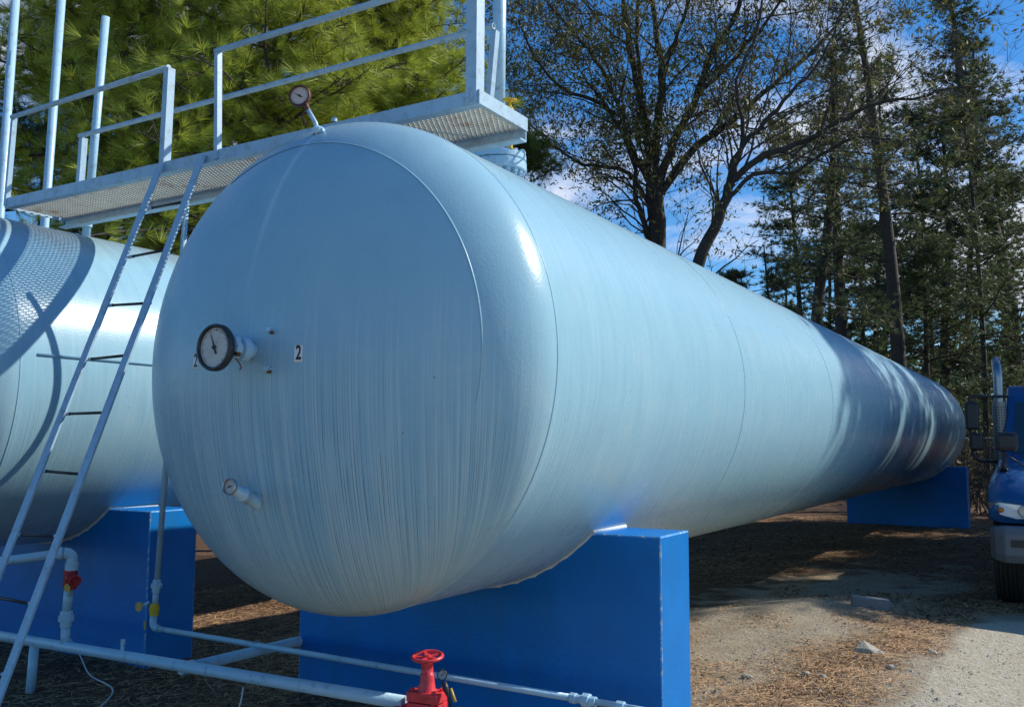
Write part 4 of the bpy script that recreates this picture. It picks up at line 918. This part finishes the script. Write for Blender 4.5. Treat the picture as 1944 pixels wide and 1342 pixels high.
# pines ------------------------------------------------------------
def tuft(V, F, c, d, n, l, w_, r_, spread=.9):
    d = d.normalized()
    for _ in range(n):
        u = (d + rnd_dir(r_) * spread * r_.uniform(.4, 1)).normalized(); s = u.cross(rnd_dir(r_)).normalized() * w_; e = c + u * l * r_.uniform(.7, 1.1) + Vector((0, 0, -.12 * l))
        o = len(V); V.extend([c - s, c + s, e]); F.append((o, o + 1, o + 2))
def pine(name, base, H, h0, label, seed, r0=.18, nb=60, blen=2.6, tn=8, tl=.22, tw=.006, per=5, trunkpts=None, m='needle_far', group='pines in the wood', top_x=0, cat='tree', dens=1.0, droop=-.05, mesh_only=False):
    r_ = random.Random(seed); t = thing(name, tuple(base), label, cat, group)
    V, F, VN, FN = [], [], [], []
    tp = trunkpts or [base + Vector((0, 0, -.3)), base + Vector((r_.uniform(-.1, .1), r_.uniform(-.1, .1), H * .35)), base + Vector((top_x * .6 + r_.uniform(-.2, .2), r_.uniform(-.2, .2), H * .7)), base + Vector((top_x, 0, H))]
    tp = spline(tp, 5); n = len(tp); arr_tube(V, F, tp, [r0 * (1 - .85 * (i / (n - 1)) ** 1.2) + .01 for i in range(n)], 9)
    for k in range(nb):
        u = r_.random() ** .9; s = h0 + (1 - h0) * u; f_ = s * (n - 1); i = min(int(f_), n - 2); p = tp[i].lerp(tp[i + 1], f_ - i)
        a = r_.uniform(0, 6.283); Lb = blen * (1 - .72 * u) * r_.uniform(.55, 1.15) * (1 if r_.random() > .12 else 1.35)
        d = Vector((math.cos(a), math.sin(a), .05 + .5 * u)); pts, dd = limb(r_, p, d, Lb, 6, .16, droop * (1 - u) + .02)
        arr_tube(V, F, pts, [max(.006, .045 * (Lb / 3)) * (1 - .8 * q / 6) for q in range(7)], 4)
        if r_.random() < .10: continue
        for q in range(2, 7):
            for _ in range(int(per * dens + r_.random())):
                sd_ = rnd_dir(r_); sd_.z *= .35; l2 = r_.uniform(.15, .75) * Lb * .42; c0 = pts[q].lerp(pts[q - 1], r_.random()); c1 = c0 + sd_.normalized() * l2 + Vector((0, 0, .05))
                if r_.random() < .5: arr_tube(V, F, [c0, c1], [.008, .004], 3)
                tuft(VN, FN, c1, sd_ + Vector((0, 0, .35)), tn, tl, tw, r_)
                if l2 > .35: tuft(VN, FN, c0.lerp(c1, .6), sd_ + Vector((0, 0, .3)), tn, tl, tw, r_)
    finish(V, F, 'trunk', 'bark_pine', t); finish(VN, FN, 'crown', m, t, False)
    return t
def gp(x, dist, z=-.2):        # ground point under picture column x at a horizontal distance
    p = px(x, 800, dist); return Vector((p.x, p.y, z))
NG = 'pines in the wood behind the tanks'
far = [
 (1712, 25, 16, .30, 'tall straight pine with a bare dark trunk behind the far half of the tank', .22, 46, 2.6, .9, -1.0),
 (1552, 30, 15, .45, 'pine with a thick trunk, left one of the pair behind the tank shadow edge', .24, 44, 2.8, .9, .8),
 (1607, 31, 15, .38, 'pine with a thick trunk, right one of the pair behind the tank shadow edge', .27, 46, 2.8, .9, 0),
 (1463, 33, 9, .25, 'small thin pine right of the leaning oak', .09, 40, 1.8, .8, -.1),
 (1572, 38, 13, .3, 'thin pine between the two thick trunked pines', .10, 40, 2.2, .8, .3),
 (1868, 27, 12, .22, 'slender pine with a thin trunk above the truck exhaust', .09, 50, 2.4, .8, -.2),
 (1925, 36, 21, .22, 'huge pine with a thick trunk in the upper right corner', .36, 80, 4.0, 1.0, -1.6),
 (1800, 36, 15, .10, 'dense pine right of the tall straight one, low branches over the tank end', .2, 90, 4.6, 1.0, .2),
 (1680, 44, 12, .10, 'dark pine filling the gap left of the tall straight trunk', .16, 60, 3.2, .9, .3),
 (1765, 31, 9, .12, 'bushy young pine over the rounded far end of the tank', .12, 70, 3.0, 1.1, 0),
 (1915, 40, 14, .08, 'dark pine farthest back at the right edge', .2, 80, 4.2, 1.0, 0),
 (1665, 37, 17, .35, 'tall airy pine rising just left of the straight bare trunk', .13, 60, 3.2, .9, .5),
 (1775, 44, 18, .30, 'tall airy pine between the straight trunk and the thick right one', .16, 60, 3.6, .9, -.4),
 (1850, 38, 19, .40, 'tall pine left of the thick trunk in the upper right corner', .16, 60, 3.4, .9, .6),
 (1530, 42, 17, .40, 'far pine whose top stands behind the paired trunks', .15, 56, 3.4, .9, -.6),
 (1398, 36, 8.5, .3, 'small airy pine right behind the leaning oak', .08, 36, 1.9, .8, .1),
 (1640, 34, 10, .25, 'airy young pine between the paired trunks and the tall straight pine', .09, 50, 2.3, .9, 0),
 (1500, 48, 11, .2, 'distant pine between the leaning oak and the paired trunks', .16, 46, 2.8, .8, 0),
]
for i, (x_, ds, H, h0, lab, r0_, nb, bl, dn_, tx) in enumerate(far):
    pine('pine_tree', gp(x_, ds), H, h0, lab, 100 + i, r0_, nb, bl, 12, .26 if ds < 34 else .30, 0.011 if ds < 34 else .016, 6, group=NG, dens=dn_, top_x=tx)
# near pines at the left with bright long needles
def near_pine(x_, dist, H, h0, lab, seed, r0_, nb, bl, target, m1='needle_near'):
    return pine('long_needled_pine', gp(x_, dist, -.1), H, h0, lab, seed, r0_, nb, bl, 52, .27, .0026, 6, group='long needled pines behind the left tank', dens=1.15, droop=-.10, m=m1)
near_pine(192, 12.8, 9.6, .46, 'long needled pine with a dark trunk behind the leftmost vent pipes', 201, .16, 100, 2.5, None)
near_pine(520, 12.6, 9.4, .37, 'sunlit long needled pine directly behind the walkway opening', 202, .15, 165, 3.1, None)
near_pine(740, 14.6, 9.8, .34, 'long needled pine behind the right part of the handrail', 203, .15, 130, 2.7, None)
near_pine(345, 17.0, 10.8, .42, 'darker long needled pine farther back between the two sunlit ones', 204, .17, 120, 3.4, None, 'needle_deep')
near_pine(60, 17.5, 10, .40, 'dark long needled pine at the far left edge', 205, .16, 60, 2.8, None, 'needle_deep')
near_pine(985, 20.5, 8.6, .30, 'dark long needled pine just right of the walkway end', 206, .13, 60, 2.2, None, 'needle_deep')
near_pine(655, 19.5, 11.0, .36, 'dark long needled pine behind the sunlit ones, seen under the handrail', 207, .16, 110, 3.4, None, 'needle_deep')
# shade-casting pines beside the drive, outside the frame on the right
for i, (x_, y_, H, nb) in enumerate(((8.9, 15.6, 12.5, 110), (11.0, 21.0, 13, 90), (7.2, 21.5, 12.5, 90), (12.5, 25.5, 14, 90), (8.8, 26.5, 13.5, 90), (5.8, 25.6, 12, 80))):
    pine('pine_tree', Vector((x_, y_, -.2)), H, .12, ['pine beside the drive nearest the truck', 'pine beside the drive behind the nearest one', 'pine behind the parked truck', 'pine farthest right of the drive', 'pine right of the far pier', 'pine just right of the far end of the tank'][i], 300 + i, .18, nb, 3.4, 10, .32, .020, 6, group='pines beside the drive', dens=1.2)
# brush and undergrowth -------------------------------------------
def brush(x_, dist, H, R_, n, lab, seed, m, woody=30):
    r_ = random.Random(seed); b0 = gp(x_, dist, -.2); t = thing('bush', tuple(b0), lab, 'bush', 'undergrowth at the edge of the wood')
    V, F, VL, FL = [], [], [], []
    for k in range(woody):
        a = r_.uniform(0, 6.28); p = b0 + Vector((math.cos(a), math.sin(a), 0)) * R_ * r_.random() * .6; pts, _ = limb(r_, p, Vector((r_.gauss(0, .35), r_.gauss(0, .35), 1)), H * r_.uniform(.5, 1), 5, .18, 0)
        arr_tube(V, F, pts, [.02, .016, .013, .01, .008, .004], 3)
        for q in range(1, 6):
            for _ in range(int(n / woody / 5)):
                c = pts[q] + rnd_dir(r_) * r_.uniform(.05, .5); s = r_.uniform(.04, .09); u = rnd_dir(r_); w2 = u.cross(rnd_dir(r_)).normalized(); o = len(VL)
                VL.extend([c, c + u * s - w2 * s * .4, c + u * s * 2, c + u * s + w2 * s * .4]); FL.append((o, o + 1, o + 2, o + 3))
    finish(V, F, 'stems', 'bark', t); finish(VL, FL, 'foliage', m, t, False)
for a_ in ((1880, 24, 2.6, 1.6, 1500, 'brown thicket behind the far pier, beside the truck exhaust', 401, 'leaf_brush'),
           (1800, 27, 3.0, 2.0, 1500, 'brown thicket behind the rounded far end of the tank', 402, 'leaf_brush'),
           (1940, 29, 3.2, 2.2, 1600, 'green and brown thicket behind the truck cab', 403, 'leaf_brush'),
           (1700, 30, 2.4, 2.2, 1200, 'low brush behind the far pier', 404, 'leaf_brush'),
           (1180, 21, 6.4, 1.3, 1500, 'tall vine covered sapling left of the many stemmed oak', 405, 'leaf_oak'),
           (1420, 28, 6.6, 1.6, 1300, 'leafy sapling right of the leaning oak, just above the tank', 406, 'leaf_oak'),
           (400, 24, 3.5, 2.6, 1500, 'low brush glimpsed between the two tanks', 407, 'leaf_brush')): brush(*a_)
def far_wood():
    r_ = random.Random(77); V, F = [], []
    for _ in range(5200):
        th = r_.uniform(-1.35, .45); ds = r_.uniform(52, 95); x_ = CAM.x + math.sin(th) * ds; y_ = CAM.y + math.cos(th) * ds; h = abs(r_.gauss(0, 3.0)) if r_.random() < .8 else r_.uniform(0, 10)
        c = Vector((x_, y_, h - .3))
        for k in range(7):
            u = rnd_dir(r_); s = r_.uniform(.35, .9); w2 = u.cross(rnd_dir(r_)).normalized(); p = c + rnd_dir(r_) * .9; o = len(V)
            V.extend([p, p + u * s - w2 * s * .35, p + u * s * 2, p + u * s + w2 * s * .35]); F.append((o, o + 1, o + 2, o + 3))
    b = MB(1, 0); b.v = [tuple(v) for v in V]; b.f = F; b.sm = [False] * len(F); tag(b.build('far_wood', 'needle_far'), 'distant dark wood closing the horizon', kind='stuff')
far_wood()
# chain-link fence along the wood's edge
fe = thing('chain_link_fence', (-2, 22.0, -.2), 'grey chain link fence along the edge of the wood behind the far pier', 'fence')
for k in range(9):
    b = METRE(); x_ = -16 + 3 * k; b.tube([(x_, 22.0, -.3), (x_, 22.0, 1.75)], .03, 8); b.build('post', 'galv', fe)
b = METRE(); b.tube([(-16, 22.0, 1.72), (8, 22.0, 1.72)], .02, 8); b.build('top_rail', 'galv', fe)
b = METRE(); b.sm = []
for k in range(-24, 300):
    x0 = -16 + k * .08
    for s in (1, -1):
        xa, xb = (x0, x0 + 1.9) if s > 0 else (x0 + 1.9, x0)
        if xa < -16 or xb > 8 or xb < -16 or xa > 8: continue
        b.add([(xa - .0025, 22.0 + .002 * s, -.2), (xa + .0025, 22.0 + .002 * s, -.2), (xb + .0025, 22.0 + .002 * s, 1.7), (xb - .0025, 22.0 + .002 * s, 1.7)], [(0, 1, 2, 3)])
b.build('mesh', 'galv', fe)
